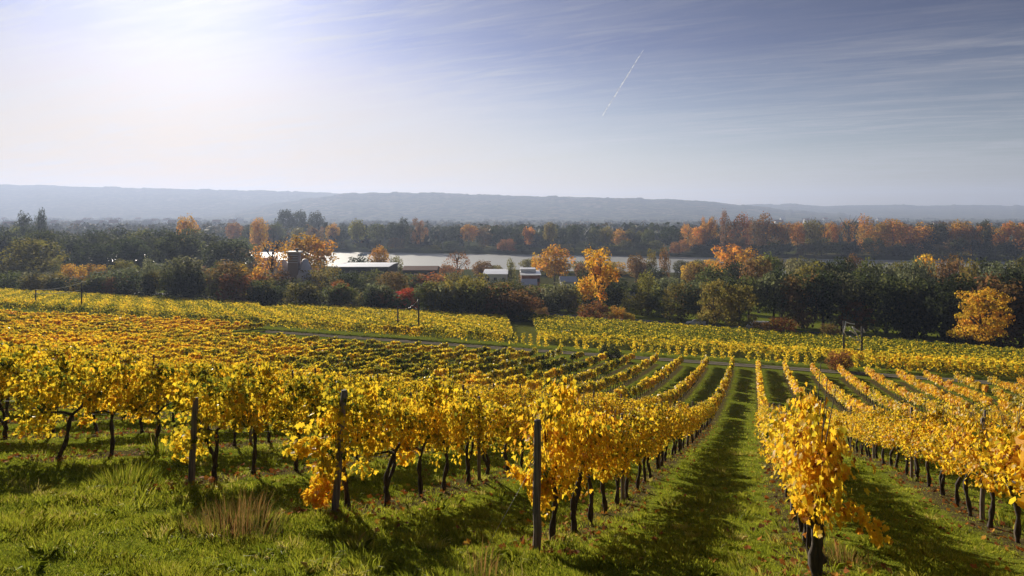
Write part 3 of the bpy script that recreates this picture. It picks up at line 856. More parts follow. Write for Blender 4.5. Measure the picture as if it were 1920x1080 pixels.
end_post(-1, 7.66, 1.55, (.02, .0), 'upright weathered post at the front of the row left of the grass lane', (-.75, .5, .05), .047)
end_post(0, 7.95, 1.25, (.0, .0), 'dark post buried in golden leaves at the front right of the lane', (-.5, -.12, .0), .055)
end_post(-2, 8.0, 1.66, (.12, -.10), 'leaning blue-grey post beside a low orange bunch of leaves', None, .05)
end_post(-3, 8.55, 1.34, (.03, -.08), 'leaning grey post at the front of the third row left of the lane', None, .05)
PM = [post_mesh(1.75, .036, 70 + i) for i in range(3)]
for k in range(-9, 5):
    c_ = 0
    for j in range(1, 6):
        tt = ROWSTART.get(k, 8.4) + 5.5 * j - .3
        x, y = xy(tt, ROW0 + ROWS * k)
        if y < 3 or abs(x / y) > .76 or math.hypot(x, y) > 34: continue
        c_ += 1
        p_ = thing('vineyard_post', f'{ordw(c_)} slim post from the front in the {rowname(k)}', 'post', (x, y, gz(x, y)), ROWYAW, 'wooden posts of the vine rows')
        obj('shaft', rnd.choice(PM), p_)
for k in range(-5, 3):
    mb = MB(); pts = []
    for tt in np.arange(ROWSTART.get(k, 8.4), 40, 1.2):
        x, y = xy(tt, ROW0 + ROWS * k); pts.append((x, y, gz(x, y) + .78 + .01 * math.sin(tt * 3)))
    mb.tube(pts, .003, 4)
    tag(obj('trellis_wire', mb.mesh('trellis_wire', M_STEEL, True)), f'thin wire under the leaves of the {rowname(k)}', 'wire', 'trellis wires')

# ------------------------------------------------------------------ grass
def blades(n, r0, r1, hmin, hmax, wid, seed, amax=.86, lane=True):
    r2 = np.random.default_rng(seed)
    th = r2.uniform(-amax, amax, n); r = np.exp(r2.uniform(math.log(r0), math.log(r1), n))
    x = np.tan(th * .92) * r * .9; y = r
    t_ = x * U[0] + y * U[1]; p_ = x * V[0] + y * V[1]
    fr = (p_ - ROW0) / ROWS; dist = np.abs(fr - np.round(fr)) * ROWS
    k_ = ~((dist < .45 + .16 * np.sin(t_ * 3.1 + p_)) & (t_ > 8.0) & (r2.uniform(0, 1, n) < .80))
    x, y, t_, p_, r = x[k_], y[k_], t_[k_], p_[k_], r[k_]; n = len(x)
    cl_ = np.sin(x * 2.3 + 1.7 * np.sin(y * 1.9)) * np.sin(y * 2.7 + np.sin(x * 1.3)) + .6 * np.sin(x * 6.1 + y * 3.3) * np.sin(y * 5.2 - x * 2.2)
    cl2 = np.sin(x * .7 + 2) * np.sin(y * .8 + x * .3)
    lanef = sstep(8, 11, t_)
    hh = r2.uniform(hmin, hmax, n) * (1 + .6 * np.clip(cl_, -.9, 1.3)) * (1 - .35 * lanef) * (1 + .3 * cl2 * (1 - lanef))
    hh = np.maximum(hh, .028)
    w = wid * np.maximum(1, r / 6.5) * r2.uniform(.6, 1.3, n)
    az = r2.uniform(0, 6.28, n); bend = hh * r2.uniform(.15, .95, n)
    # tufts lean together
    az2 = 2.2 * np.sin(x * 3.1 + y) + 1.5 * np.sin(y * 2.9 - x)
    bx = np.cos(az) * bend * .9 + np.cos(az2) * bend * .3; by = np.sin(az) * bend * .9 + np.sin(az2) * bend * .3
    wx = np.cos(az + 1.57) * w; wy = np.sin(az + 1.57) * w
    z = ground_z(x, y) - .012
    O = np.zeros((n, 5, 3))
    O[:, 0] = np.stack([x - wx, y - wy, z], -1); O[:, 1] = np.stack([x + wx, y + wy, z], -1)
    O[:, 2] = np.stack([x + wx * .7 + bx * .35, y + wy * .7 + by * .35, z + hh * .62], -1)
    O[:, 3] = np.stack([x + bx, y + by, z + hh], -1)
    O[:, 4] = np.stack([x - wx * .7 + bx * .35, y - wy * .7 + by * .35, z + hh * .62], -1)
    tone = .42 + r2.normal(0, .15, n) + .10 * cl_ + .10 * cl2
    dry = r2.uniform(0, 1, n) < .06
    tone[dry] += .4
    return O, np.clip(tone, .02, .98)


gA = blades(520000, 5.4, 26, .022, .068, .0030, 3)
gB = blades(160000, 22, 75, .04, .10, .0032, 4)


def turf_clumps(nc, per, seed):
    r2 = np.random.default_rng(seed)
    th = r2.uniform(-.80, .66, nc); r = np.exp(r2.uniform(math.log(5.6), math.log(24), nc)); cx_, cy_ = np.tan(th * .92) * r * .9, r
    big = r2.uniform(.5, 1.25, nc); ton = r2.uniform(.24, .66, nc); ton[r2.uniform(0, 1, nc) < .12] = .85
    i = np.repeat(np.arange(nc), per); n = len(i)
    a_ = r2.uniform(0, 6.28, n); rr = .13 * big[i] * np.sqrt(r2.uniform(0, 1, n)); x = cx_[i] + rr * np.cos(a_); y = cy_[i] + rr * np.sin(a_)
    hh = r2.uniform(.07, .20, n) * big[i] * .85; b = hh * r2.uniform(.2, 1.1, n); oa = a_ + r2.normal(0, .6, n); bx, by = np.cos(oa) * b, np.sin(oa) * b
    w = .0034 * r2.uniform(.6, 1.5, n); az = r2.uniform(0, 6.28, n); wx, wy = np.cos(az) * w, np.sin(az) * w; z = ground_z(x, y) - .012
    O = np.zeros((n, 5, 3))
    O[:, 0] = np.stack([x - wx, y - wy, z], -1); O[:, 1] = np.stack([x + wx, y + wy, z], -1)
    O[:, 2] = np.stack([x + wx * .8 + bx * .35, y + wy * .8 + by * .35, z + hh * .62], -1)
    O[:, 3] = np.stack([x + bx, y + by, z + hh * (1 - .35 * np.minimum(b / hh, 1))], -1)
    O[:, 4] = np.stack([x - wx * .8 + bx * .35, y - wy * .8 + by * .35, z + hh * .62], -1)
    return O, np.clip(ton[i] + r2.normal(0, .10, n), .02, .98)


gC = turf_clumps(900, 70, 6)
gme = mesh_cards('grass', np.vstack([gA[0], gB[0], gC[0]]), M_GRASS, np.concatenate([gA[1], gB[1], gC[1]]))
tag(obj('grass', gme), 'short green grass covering the slope between the vine rows', 'grass', kind='stuff')


def tuft(n, seed, rad, h, mat, spread=.5, wid=.003):
    r2 = np.random.default_rng(seed)
    a_ = r2.uniform(0, 6.28, n); rr = rad * np.sqrt(r2.uniform(0, 1, n)); x, y = rr * np.cos(a_), rr * np.sin(a_)
    hh = h * r2.uniform(.3, 1.1, n) * (1 - .5 * (rr / rad) ** 2) * (1 + .25 * np.sin(x * 9 + seed) * np.sin(y * 8))
    oa = a_ + r2.normal(0, .7, n); b = hh * spread * r2.uniform(.2, 1.0, n) * (.35 + rr / rad); bx, by = np.cos(oa) * b, np.sin(oa) * b
    w = wid * r2.uniform(.6, 1.4, n); az = r2.uniform(0, 6.28, n); wx, wy = np.cos(az) * w, np.sin(az) * w
    z = -.03 + 0 * x
    O = np.zeros((n, 5, 3))
    O[:, 0] = np.stack([x - wx, y - wy, z], -1); O[:, 1] = np.stack([x + wx, y + wy, z], -1)
    O[:, 2] = np.stack([x + wx * .8 + bx * .3, y + wy * .8 + by * .3, z + hh * .6], -1)
    O[:, 3] = np.stack([x + bx, y + by, z + hh], -1)
    O[:, 4] = np.stack([x - wx * .8 + bx * .3, y - wy * .8 + by * .3, z + hh * .6], -1)
    return mesh_cards('tuft', O, mat, np.clip(.5 + r2.normal(0, .2, n) - .35 * (hh < h * .6), .02, .98))


def put_tuft(px, py, me_, name, label, cat, s=1.0, group=None):
    # the photo pixel's point on the ground
    q = (px - 960) / F; d = 5.0
    for _ in range(600):
        if CZ - gz(q * d, d) <= (py - HZ) / F * d: break
        d += .03
    x, y = q * d, d
    o_ = obj(name, me_, None, (x, y, gz(x, y)), rnd.uniform(0, 6), (s, s, s)); return tag(o_, label, cat, group)


put_tuft(440, 1000, tuft(1300, 1, .56, .44, M_DRY, .62, .0017), 'grass_tuft', 'tall reddish-brown dry grass tuft on the foreground slope', 'grass tuft')
put_tuft(228, 912, tuft(1300, 2, .50, .34, M_GRASS, .8, .0024), 'grass_tuft', 'yellow-green arching grass clump below the leftmost vine trunks', 'grass tuft')
put_tuft(905, 1085, tuft(160, 3, .25, .50, M_DRY, .5, .0025), 'grass_tuft', 'thin dry stalks at the bottom edge left of the front post', 'grass tuft')
put_tuft(1590, 1060, tuft(420, 4, .35, .28, M_DRY, .7, .003), 'grass_tuft', 'pale grass clump beside the golden vine right of the lane', 'grass tuft')
put_tuft(700, 905, tuft(350, 5, .35, .22, M_GRASS, .8, .004), 'grass_tuft', 'low green weed clump under the second row left of the lane', 'grass tuft')
put_tuft(300, 850, tuft(420, 6, .4, .36, M_GRASS, .8, .005), 'grass_tuft', 'dark green weed clump between two leftmost rows', 'grass tuft')
put_tuft(1895, 985, tuft(350, 7, .45, .25, M_GRASS, .8, .005), 'grass_tuft', 'green weed clump at the foot of the right edge trunk', 'grass tuft')

# fallen leaves and crumbs along the soil strips
r2 = np.random.default_rng(9); n = 9000
kk = r2.integers(-8, 6, n); tt = 7.4 + 34 * r2.uniform(0, 1, n) ** 1.4; pp = ROW0 + ROWS * kk + r2.normal(0, .38, n)
loose = r2.uniform(0, 1, n) < .07; pp[loose] += r2.uniform(-1.4, 1.4, loose.sum())
x = tt * U[0] + pp * V[0]; y = tt * U[1] + pp * V[1]
P = np.stack([x, y, ground_z(x, y) + r2.uniform(.015, .06, n)], -1)
nr = r2.normal(0, .45, (n, 3)) + np.array([0, 0, 1.0]); td = r2.normal(0, 1, (n, 3))
fl = leaves_hi(P, nr, td, .085 * r2.uniform(.5, 1.15, n), r2.uniform(0, .9, n))
tag(obj('fallen_leaves', mesh_cards('fallen_leaves', fl, M_FALLEN, np.repeat(r2.uniform(0, 1, n), 2))), 'fallen orange vine leaves on the soil under the rows', 'fallen leaves', kind='stuff')

# ------------------------------------------------------------------ trees
def crown_mesh(seed, lobes, n, card, wob=.6, gap=0.0):
    """lobes: (x,y,z,rx,rz) in unit space, height 0..1; cards spread over and through the lobes"""
    r2 = np.random.default_rng(seed)
    Lb = np.array(lobes); w = Lb[:, 3] * Lb[:, 3] + .3 * Lb[:, 3] * Lb[:, 4]; w /= w.sum()
    i = r2.choice(len(Lb), n, p=w)
    d = r2.normal(0, 1, (n, 3)); d /= np.linalg.norm(d, axis=1, keepdims=True)
    rr = r2.uniform(.35, 1.0, n) ** .45 * (1 + .12 * r2.normal(0, 1, n))
    C = Lb[i]
    P = np.stack([C[:, 0] + d[:, 0] * C[:, 3] * rr, C[:, 1] + d[:, 1] * C[:, 3] * rr, C[:, 2] + d[:, 2] * C[:, 4] * rr], -1)
    keep = P[:, 2] > .01
    P, d, i = P[keep], d[keep], i[keep]; n = len(P)
    nr = d + r2.normal(0, wob, (n, 3)) + np.array([0, 0, .25]); td = r2.normal(0, 1, (n, 3)) + np.array([0, 0, -.6])
    O = leaves_lo(P, nr, td, card * r2.uniform(.55, 1.4, n))
    lt = r2.uniform(-.22, .22, len(Lb))
    tone = np.clip(.5 + lt[i] + r2.normal(0, .16, n), 0, 1)
    return mesh_cards('tree_crown', O, M_TREE, tone)


def tree_trunk(seed, h=.5, r=.022, limbs=5, top=.8, spread=.28):
    r_ = random.Random(seed); mb = MB()
    pts = [(0, 0, -.03), (r_.uniform(-.01, .01), r_.uniform(-.01, .01), h * .35), (r_.uniform(-.02, .02), r_.uniform(-.02, .02), h * .7), (r_.uniform(-.03, .03), r_.uniform(-.03, .03), top)]
    mb.tube(pts, [r * 1.3, r, r * .75, r * .2], 7, jit=.1)
    for k in range(limbs):
        z = h * r_.uniform(.45, 1.0); a_ = r_.uniform(0, 6.28); L_ = spread * r_.uniform(.6, 1.1)
        mb.tube([(0, 0, z), (math.cos(a_) * L_ * .5, math.sin(a_) * L_ * .5, z + L_ * .5), (math.cos(a_) * L_, math.sin(a_) * L_, z + L_ * 1.1)], [r * .5, r * .35, r * .1], 5)
    return mb.mesh('tree_trunk', M_BARK, True)


def lobes_round(seed, zc=.6, rz=.36, rx=.42, n=17, lr=.17):
    r_ = random.Random(seed); L_ = [(0, 0, zc, rx * .62, rz * .72)]
    for k in range(n):
        a_ = 2.399 * k + r_.uniform(-.4, .4); s_ = 1 - 2 * (k + .5) / n; c_ = math.sqrt(max(0, 1 - s_ * s_))
        q = lr * r_.uniform(.7, 1.25)
        L_.append((math.cos(a_) * c_ * (rx - q * .6) * r_.uniform(.8, 1.1), math.sin(a_) * c_ * (rx - q * .6) * r_.uniform(.8, 1.1), min(zc + s_ * (rz - q * .5), 1 - q * .8), q, q * .8))
    return L_


def lobes_tall(seed, n=20):
    r_ = random.Random(seed); L_ = []
    for k in range(n):
        z = .12 + .78 * (k / (n - 1)); w_ = .30 * math.sin(min(1, (z + .12)) * 2.6) ** .8; a_ = k * 2.4 + r_.uniform(-.5, .5)
        q = .13 * r_.uniform(.8, 1.25)
        L_.append((math.cos(a_) * w_ * .7, math.sin(a_) * w_ * .7, z, q * 1.05, q * 1.1))
    return L_


def lobes_ground(seed, n=15):
    r_ = random.Random(seed); L_ = [(0, 0, .40, .36, .38)]
    for k in range(n):
        a_ = k * 2.4 + r_.uniform(-.4, .4); z = .10 + .72 * ((k * 7) % n) / n; w_ = .40 * math.sqrt(max(.05, 1 - (max(z - .3, 0) / .72) ** 2)); q = .19 * r_.uniform(.7, 1.2)
        L_.append((math.cos(a_) * (w_ - q * .3), math.sin(a_) * (w_ - q * .3), z, q, q * .95))
    return L_


def lobes_multi(seed, n=26):
    r_ = random.Random(seed); L_ = []
    for k in range(n):
        sub = k % 3; ox, oy = ((-.24, .0), (.22, .05), (.0, -.12))[sub]; hh = (.92, 1.0, .82)[sub]
        z = hh * (.26 + .66 * r_.random()); w_ = .20 * math.sin(min(3.0, (z / hh) * 2.9)); a_ = r_.uniform(0, 6.28); q = .115 * r_.uniform(.7, 1.25)
        L_.append((ox + math.cos(a_) * w_, oy + math.sin(a_) * w_, min(z, hh - q * .8), q, q * 1.1))
    return L_


def lobes_layer(seed, n=24):
    """loose tree in flat tiers of foliage"""
    r_ = random.Random(seed); L_ = []
    for k in range(n):
        z = .20 + .74 * (k / (n - 1)); w_ = .40 * (1 - .55 * max(0, z - .45)) * r_.uniform(.35, 1.0); a_ = k * 2.4 + r_.uniform(-.6, .6); q = .15 * r_.uniform(.75, 1.2)
        L_.append((math.cos(a_) * w_, math.sin(a_) * w_, z, q * 1.15, q * .55))
    return L_


PROTO = {
    'round': [(crown_mesh(100 + i, lobes_round(i), 2600, .034), tree_trunk(i)) for i in range(4)],
    'tall': [(crown_mesh(120 + i, lobes_tall(i), 2400, .030), tree_trunk(10 + i, .6, .018, 5, .85, .2)) for i in range(3)],
    'bush': [(crown_mesh(140 + i, lobes_ground(i), 2600, .040), tree_trunk(20 + i, .3, .03, 4, .6)) for i in range(4)],
    'multi': [(crown_mesh(160 + i, lobes_multi(i), 3000, .028), tree_trunk(30 + i, .6, .02, 8, .85, .3)) for i in range(3)],
    'layer': [(crown_mesh(180 + i, lobes_layer(i), 3600, .030), tree_trunk(40 + i, .45, .02, 7, .85, .34)) for i in range(3)],
    'sparse': [(crown_mesh(200 + i, lobes_round(50 + i, .62, .35, .42, 20, .12)[1:], 900, .026, .9), tree_trunk(50 + i, .7, .02, 14, .9, .36)) for i in range(2)],
}
COLR = {'dark green': (.045, .056, .020), 'green': (.11, .12, .032), 'olive': (.20, .175, .035), 'grey-green': (.16, .175, .08), 'brown': (.21, .125, .04),
        'orange': (.52, .27, .034), 'golden': (.66, .42, .035), 'red': (.46, .095, .03), 'rusty': (.30, .135, .035)}
NTREE = [0]


def add_tree(kind, x, y, h, w, colname, label, cat='tree', name=None, group=None, sub=None):
    NTREE[0] += 1
    cr, tk = rnd.choice(PROTO[kind]) if sub is None else PROTO[kind][sub]
    base = gz(x, y)
    nm = name or {'tall': 'tall_tree', 'bush': 'bush', 'round': 'broadleaf_tree', 'multi': 'multi_crowned_tree', 'layer': 'tiered_tree', 'sparse': 'sparse_tree'}[kind]
    T = thing(nm, label, cat, (x, y, base - .1), rnd.uniform(0, 6.28), group)
    c_ = obj('crown', cr, T, scale=(w / .84, w / .84, h))
    b = COLR[colname]; j = rnd.uniform(.82, 1.18)
    c_.color = (b[0] * j * rnd.uniform(.92, 1.08), b[1] * j * rnd.uniform(.92, 1.08), b[2] * j, 1)
    obj('trunk', tk, T, scale=(h * .9, h * .9, h))
    return T


def key_tree(kind, px, d, ytop, wpx, col, label, cat='tree', name=None, sub=None):
    x, y = at(px, d); h = zrow(ytop, d) - gz(x, y)
    return add_tree(kind, x, y, max(h, .8), wpx / F * d, col, label, cat, name, None, sub)


def shift_t(px, t_):
    if px < 985: return t_ - 10.0
    x, y = at_t(px, t_); return t_ + float(road_off(tp(x, y)[1]))


def key_t(kind, px, t_, ytop, wpx, col, label, cat='tree', name=None, sub=None):
    x, y = at_t(px, shift_t(px, t_)); return key_tree(kind, px, y, ytop, wpx, col, label, cat, name, sub)


# ---- trees that stand out one by one
K = [
    ('bush', 1028, 182, 534, 50, 'dark green', 'dark rounded tree behind the highway left of the roadside bushes', 't'),
    ('bush', 1064, 186, 528, 50, 'olive', 'olive tree behind the highway left of the big golden tree', 't'),
    ('bush', 1000, 186, 530, 44, 'brown', 'brown tree behind the highway near the field gap', 't'),
    ('bush', 1096, 200, 540, 44, 'dark green', 'dark tree at the left foot of the big golden tree', 't'),
    ('bush', 1160, 205, 535, 44, 'green', 'green tree at the right foot of the big golden tree', 't'),
    ('bush', 650, 268, 501, 50, 'dark green', 'dark bush hiding the left end of the long pale-roofed building', 'd'),
    ('bush', 697, 266, 500, 44, 'green', 'green bush before the middle of the long pale-roofed building', 'd'),
    ('bush', 738, 262, 503, 44, 'dark green', 'dark bush before the right end of the long pale-roofed building', 'd'),
    ('bush', 945, 250, 516, 56, 'dark green', 'dark bush below the white shed and narrow olive tree', 'd'),
    ('bush', 1145, 90, 641, 36, 'dark green', 'low dark bush among the young vines beside the gravel track', 'd'),
    ('bush', 1574, 86, 650, 40, 'rusty', 'low dark red bush at the foot of the cable poles', 'd'),
    ('bush', 492, 163, 516, 52, 'dark green', 'dark bushy tree at the corner of the two lower vine fields', 't'),
    ('round', 62, 222, 443, 100, 'olive', 'big rounded olive-green tree at the left end of the tree line', 't'),
    ('bush', 172, 168, 512, 30, 'olive', 'small olive bush at the field edge right of the big left tree', 't'),
    ('bush', 212, 171, 497, 78, 'grey-green', 'broad grey-green bush behind the left pair of poles', 't'),
    ('tall', 278, 170, 487, 36, 'grey-green', 'slim pale green tree standing between two broad bushes on the left', 't'),
    ('round', 345, 172, 476, 80, 'grey-green', 'pale grey-green willow at the left field edge', 't'),
    ('round', 432, 172, 484, 84, 'brown', 'brownish tree with orange top at the left field edge', 't'),
    ('sparse', 510, 262, 445, 74, 'orange', 'airy orange tree left of the pale conical roofs', 'd'),
    ('round', 577, 330, 436, 96, 'orange', 'wide orange tree behind the dark tower', 'd'),
    ('round', 712, 372, 458, 36, 'orange', 'small bright orange tree standing before the river', 'd'),
    ('bush', 674, 372, 473, 44, 'dark green', 'rounded dark green shrub left of the orange riverside tree', 'd'),
    ('bush', 744, 368, 475, 24, 'olive', 'pointed olive shrub right of the long pale roof', 'd'),
    ('sparse', 858, 340, 468, 50, 'rusty', 'half bare reddish tree silhouetted against the river', 'd'),
    ('round', 905, 350, 486, 42, 'brown', 'low brown tree before the river, left of the white sheds', 'd'),
    ('tall', 958, 300, 484, 26, 'olive', 'narrow olive tree between the white sheds', 'd'),
    ('tall', 1003, 345, 474, 20, 'golden', 'narrow golden tree right of the white sheds', 'd'),
    ('round', 1040, 330, 457, 66, 'orange', 'large orange-brown tree right of the white sheds', 'd'),
    ('multi', 1124, 196, 459, 92, 'golden', 'tallest golden tree in the middle of the tree belt', 'd'),
    ('round', 1193, 340, 474, 40, 'brown', 'rounded brown tree before the river, right of the golden tree', 'd'),
    ('tall', 1222, 330, 467, 28, 'olive', 'olive tree against the river, left of a tan twin', 'd'),
    ('tall', 1246, 332, 466, 30, 'brown', 'tan tree against the river, right of an olive twin', 'd'),
    ('round', 1298, 300, 488, 40, 'golden', 'low yellow-green tree left of the big golden-orange tree', 'd'),
    ('multi', 1376, 330, 448, 90, 'orange', 'big golden-orange tree before the river, centre right', 'd'),
    ('bush', 705, 168, 520, 42, 'grey-green', 'pale green rounded tree at the field edge left of the red maple', 't'),
    ('layer', 763, 166, 540, 44, 'red', 'bright red maple at the edge of the vine field', 't'),
    ('round', 636, 168, 522, 40, 'rusty', 'rusty red tree at the field edge left of the pale green one', 't'),
    ('round', 574, 168, 524, 46, 'dark green', 'dark tree with an orange tip at the vine field edge', 't'),
    ('bush', 828, 167, 512, 60, 'olive', 'rounded olive tree behind the right-hand middle pole', 't'),
    ('bush', 885, 167, 505, 70, 'olive', 'tall olive tree right of the rounded olive tree, field edge', 't'),
    ('bush', 935, 168, 522, 56, 'dark green', 'dark tree at the left end of the visible highway', 't'),
    ('bush', 1113, 163.5, 561, 52, 'rusty', 'round orange-brown bush beside the highway', 't'),
    ('bush', 1157, 162.5, 572, 32, 'orange', 'small round orange bush next to the larger roadside bush', 't'),
    ('bush', 1180, 162, 583, 20, 'golden', 'smallest yellow bush right of the roadside pair', 't'),
    ('bush', 1016, 163, 573, 24, 'brown', 'small brown bush at the near side of the highway', 't'),
    ('bush', 975, 160, 577, 44, 'dark green', 'low dark hedge bush at the field gap', 't'),
    ('layer', 1338, 160.5, 524, 62, 'olive', 'loose yellowish tree on two trunks beside the highway, left half', 't'),
    ('layer', 1386, 161, 532, 62, 'olive', 'loose yellowish tree beside the highway, right half of the pair', 't'),
    ('bush', 1468, 160, 590, 46, 'rusty', 'round russet bush on the near highway verge', 't'),
    ('bush', 1426, 161, 600, 36, 'brown', 'low brown shrub in front of the parked white van', 't'),
    ('layer', 1604, 182, 560, 62, 'rusty', 'dark russet tree behind the crossed cables', 't'),
    ('layer', 1838, 167, 540, 90, 'golden', 'orange-yellow tree standing alone before the dark wood', 't'),
    ('bush', 1558, 158, 602, 34, 'brown', 'thin brown shrub left of the crossed cables', 't'),
    ('round', 1290, 200, 528, 50, 'rusty', 'dark tree with a reddish top behind the white car', 't'),
    ('tall', 1215, 190, 512, 62, 'olive', 'olive brown tree left of the little grass bank', 't'),
    ('round', 77, 560, 388, 20, 'dark green', 'distant dark conical tree on the far left plain', 'd'),
    ('round', 45, 560, 393, 32, 'dark green', 'distant dark tree group left of the conical tree', 'd'),
    ('round', 351, 520, 399, 42, 'orange', 'orange tree rising above the left wood', 'd'),
    ('round', 485, 620, 404, 34, 'orange', 'small orange tree on the skyline left of the river', 'd'),
    ('round', 1600, 300, 474, 40, 'brown', 'brown-topped tree against the river on the right', 'd'),
    ('round', 1735, 250, 472, 46, 'golden', 'golden-topped tree rising above the right wood', 'd'),
    ('round', 1690, 235, 486, 60, 'olive', 'yellow-green tree left of the golden-topped one in the right wood', 'd'),
    ('round', 1790, 245, 479, 52, 'brown', 'brown tree right of the golden-topped one in the right wood', 'd'),
]
for kd, px, dt, yt, wp, colr, lab, how in K:
    big = None
    (key_t if how == 't' else key_tree)(kd, px, dt, yt, wp, colr, lab, 'bush' if 'bush' in lab or 'shrub' in lab else 'tree', 'bush' if 'bush' in lab or 'shrub' in lab else None)
for i, px in enumerate((535, 562, 592)):
    key_tree('round', px, 1000, 390 + 2 * i, 34, 'dark green', ('left', 'middle', 'right')[i] + ' tree of the hazy dark group on the far plain', 'tree')
add = [('bush', x_, 163, y_, w_, c_, l_) for x_, y_, w_, c_, l_ in ()]

# ---- belts of trees
def pick(mix):
    r = rnd.random() * sum(m_[1] for m_ in mix)
    for nme, w_ in mix:
        r -= w_
        if r <= 0: return nme
    return mix[-1][0]


def belt(x0, x1, step, tfun, tops, wr, kinds, cols, place, jit=6, by='t'):
    tx = [a_[0] for a_ in tops]; ty = [a_[1] for a_ in tops]
    items = []; px = x0
    while px < x1:
        dt = tfun(px)
        q = px + rnd.uniform(-.3, .3) * step
        x, y = at_t(q, dt) if by == 't' else at(q, dt)
        yt = float(np.interp(q, tx, ty)) + rnd.uniform(-jit * .5, jit)
        items.append((q, x, y, yt, pick(cols), pick(kinds))); px += step * rnd.uniform(.8, 1.2)
    items.sort()
    cnt_ = {}
    for q, x, y, yt, c_, k_ in items:
        if c_ == 'X': continue
        cnt_[c_] = cnt_.get(c_, 0) + 1
        h = max(zrow(yt, y) - gz(x, y), 2.5); w_ = rnd.uniform(*wr)
        add_tree(k_, x, y, h, w_, c_, f'{ordw(cnt_[c_])} {c_} tree from the left {place}', 'tree', None, 'trees ' + place)


DK = [('dark green', 3), ('green', 2), ('olive', 2.6), ('grey-green', 1), ('brown', 1.8), ('rusty', .6), ('golden', .25)]
belt(-40, 990, 33, lambda p_: rnd.uniform(153, 162), [(-40, 500), (110, 505), (170, 520), (240, 505), (330, 500), (430, 505), (500, 515), (560, 525), (620, 532), (690, 530), (760, 548), (810, 525), (870, 515), (940, 525), (985, 550)], (8, 12), [('round', 1), ('bush', 4)], DK, 'in the front line at the field edge', 9)
belt(-40, 1330, 40, lambda p_: rnd.uniform(186, 232), [(-40, 480), (240, 488), (330, 482), (480, 495), (540, 508), (600, 492), (640, 502), (740, 507), (800, 508), (830, 496), (880, 508), (910, 520), (1010, 524), (1050, 515), (1150, 508), (1200, 520), (1330, 510)], (9, 14), [('round', 1), ('bush', 3), ('tall', .5)], DK, 'in the belt behind the front line', 8)
belt(-60, 470, 27, lambda p_: rnd.uniform(250, 300), [(-60, 428), (0, 428), (150, 436), (260, 432), (350, 434), (400, 438), (440, 452), (470, 466)], (18, 24), [('round', 1), ('bush', 3)], [('dark green', 6), ('green', 2), ('brown', .6)], 'in the tall wood on the left', 10)
belt(-60, 460, 40, lambda p_: rnd.uniform(320, 360), [(-60, 419), (0, 419), (150, 427), (260, 421), (350, 424), (400, 428), (430, 440), (460, 452)], (20, 26), [('round', 4)], [('dark green', 6), ('green', 2), ('brown', .5)], 'at the back of the left wood', 6)
belt(470, 1330, 46, lambda p_: rnd.uniform(300, 385), [(470, 470), (520, 478), (600, 482), (640, 497), (740, 500), (830, 492), (900, 497), (960, 497), (1060, 480), (1140, 490), (1200, 492), (1280, 500), (1330, 492)], (7, 11), [('round', 3), ('bush', 2), ('tall', 1)], [('dark green', 3), ('olive', 2), ('brown', 2), ('rusty', 1), ('golden', .5)], 'on the near river bank', 6)
belt(1000, 1190, 25, lambda p_: rnd.uniform(395, 430), [(1000, 482), (1190, 486)], (10, 13), [('round', 3), ('bush', 1)], [('olive', 3), ('brown', 2), ('golden', 1), ('green', 2)], 'at the water behind the golden trees', 5, 'd')
belt(1285, 1560, 25, lambda p_: rnd.uniform(380, 420), [(1285, 485), (1440, 480), (1560, 488)], (10, 13), [('round', 3), ('bush', 1)], [('olive', 3), ('brown', 2), ('golden', 1), ('green', 2)], 'at the water right of centre', 5, 'd')
belt(1195, 1980, 36, lambda p_: rnd.uniform(178, 190) + float(road_off(tp(*at_t(p_, 165))[1])), [(1195, 548), (1290, 525), (1340, 530), (1420, 505), (1500, 498), (1560, 502), (1640, 502), (1700, 505), (1760, 510), (1830, 505), (1900, 495), (1980, 490)], (8, 12), [('round', 2), ('bush', 3), ('tall', 1)], [('dark green', 4), ('green', 2), ('grey-green', 1), ('brown', 1), ('olive', 1.6)], 'in the dark line behind the highway', 9)
belt(1300, 1980, 36, lambda p_: rnd.uniform(202, 255), [(1300, 492), (1400, 478), (1460, 472), (1500, 481), (1600, 480), (1700, 483), (1760, 478), (1800, 478), (1850, 484), (1900, 472), (1980, 470)], (8, 12), [('round', 4), ('tall', .5)], [('dark green', 3), ('green', 2), ('olive', 3), ('grey-green', 1.4), ('brown', 1.5), ('golden', .8)], 'in the wood behind that dark line', 8)
def fb(off): return lambda p_: (FAR_BANK + off() ) / (.236 * (p_ - 960) / F + .972)
belt(440, 1990, 33, fb(lambda: rnd.uniform(10, 24)), [(440, 445), (700, 447), (960, 448), (1200, 446), (1500, 446), (1990, 452)], (14, 20), [('bush', 3), ('round', 1)], [('dark green', 5), ('green', 2), ('brown', .8), ('olive', .8), ('rusty', .4)], 'in the low line on the far river bank', 12, 'd')
belt(440, 1330, 31, fb(lambda: rnd.uniform(32, 80)), [(440, 417), (600, 415), (690, 408), (745, 408), (795, 412), (900, 420), (1000, 416), (1080, 418), (1215, 424), (1330, 412)], (15, 26), [('round', 3), ('multi', 1), ('tall', 1)], [('dark green', 3), ('green', 2), ('olive', 1.5), ('brown', 1.5), ('orange', .9), ('rusty', .4)], 'in the tall line on the far river bank', 9, 'd')
belt(1330, 1990, 26, fb(lambda: rnd.uniform(32, 60)), [(1330, 402), (1440, 401), (1500, 406), (1550, 409), (1620, 411), (1720, 409), (1800, 411), (1990, 411)], (13, 30), [('round', 3), ('multi', 2), ('tall', 2), ('sparse', .4)], [('orange', 4.5), ('rusty', .8), ('brown', 3), ('olive', 1), ('golden', .5), ('dark green', .9)], 'in the orange row on the far river bank', 13, 'd')
print('trees', NTREE[0])

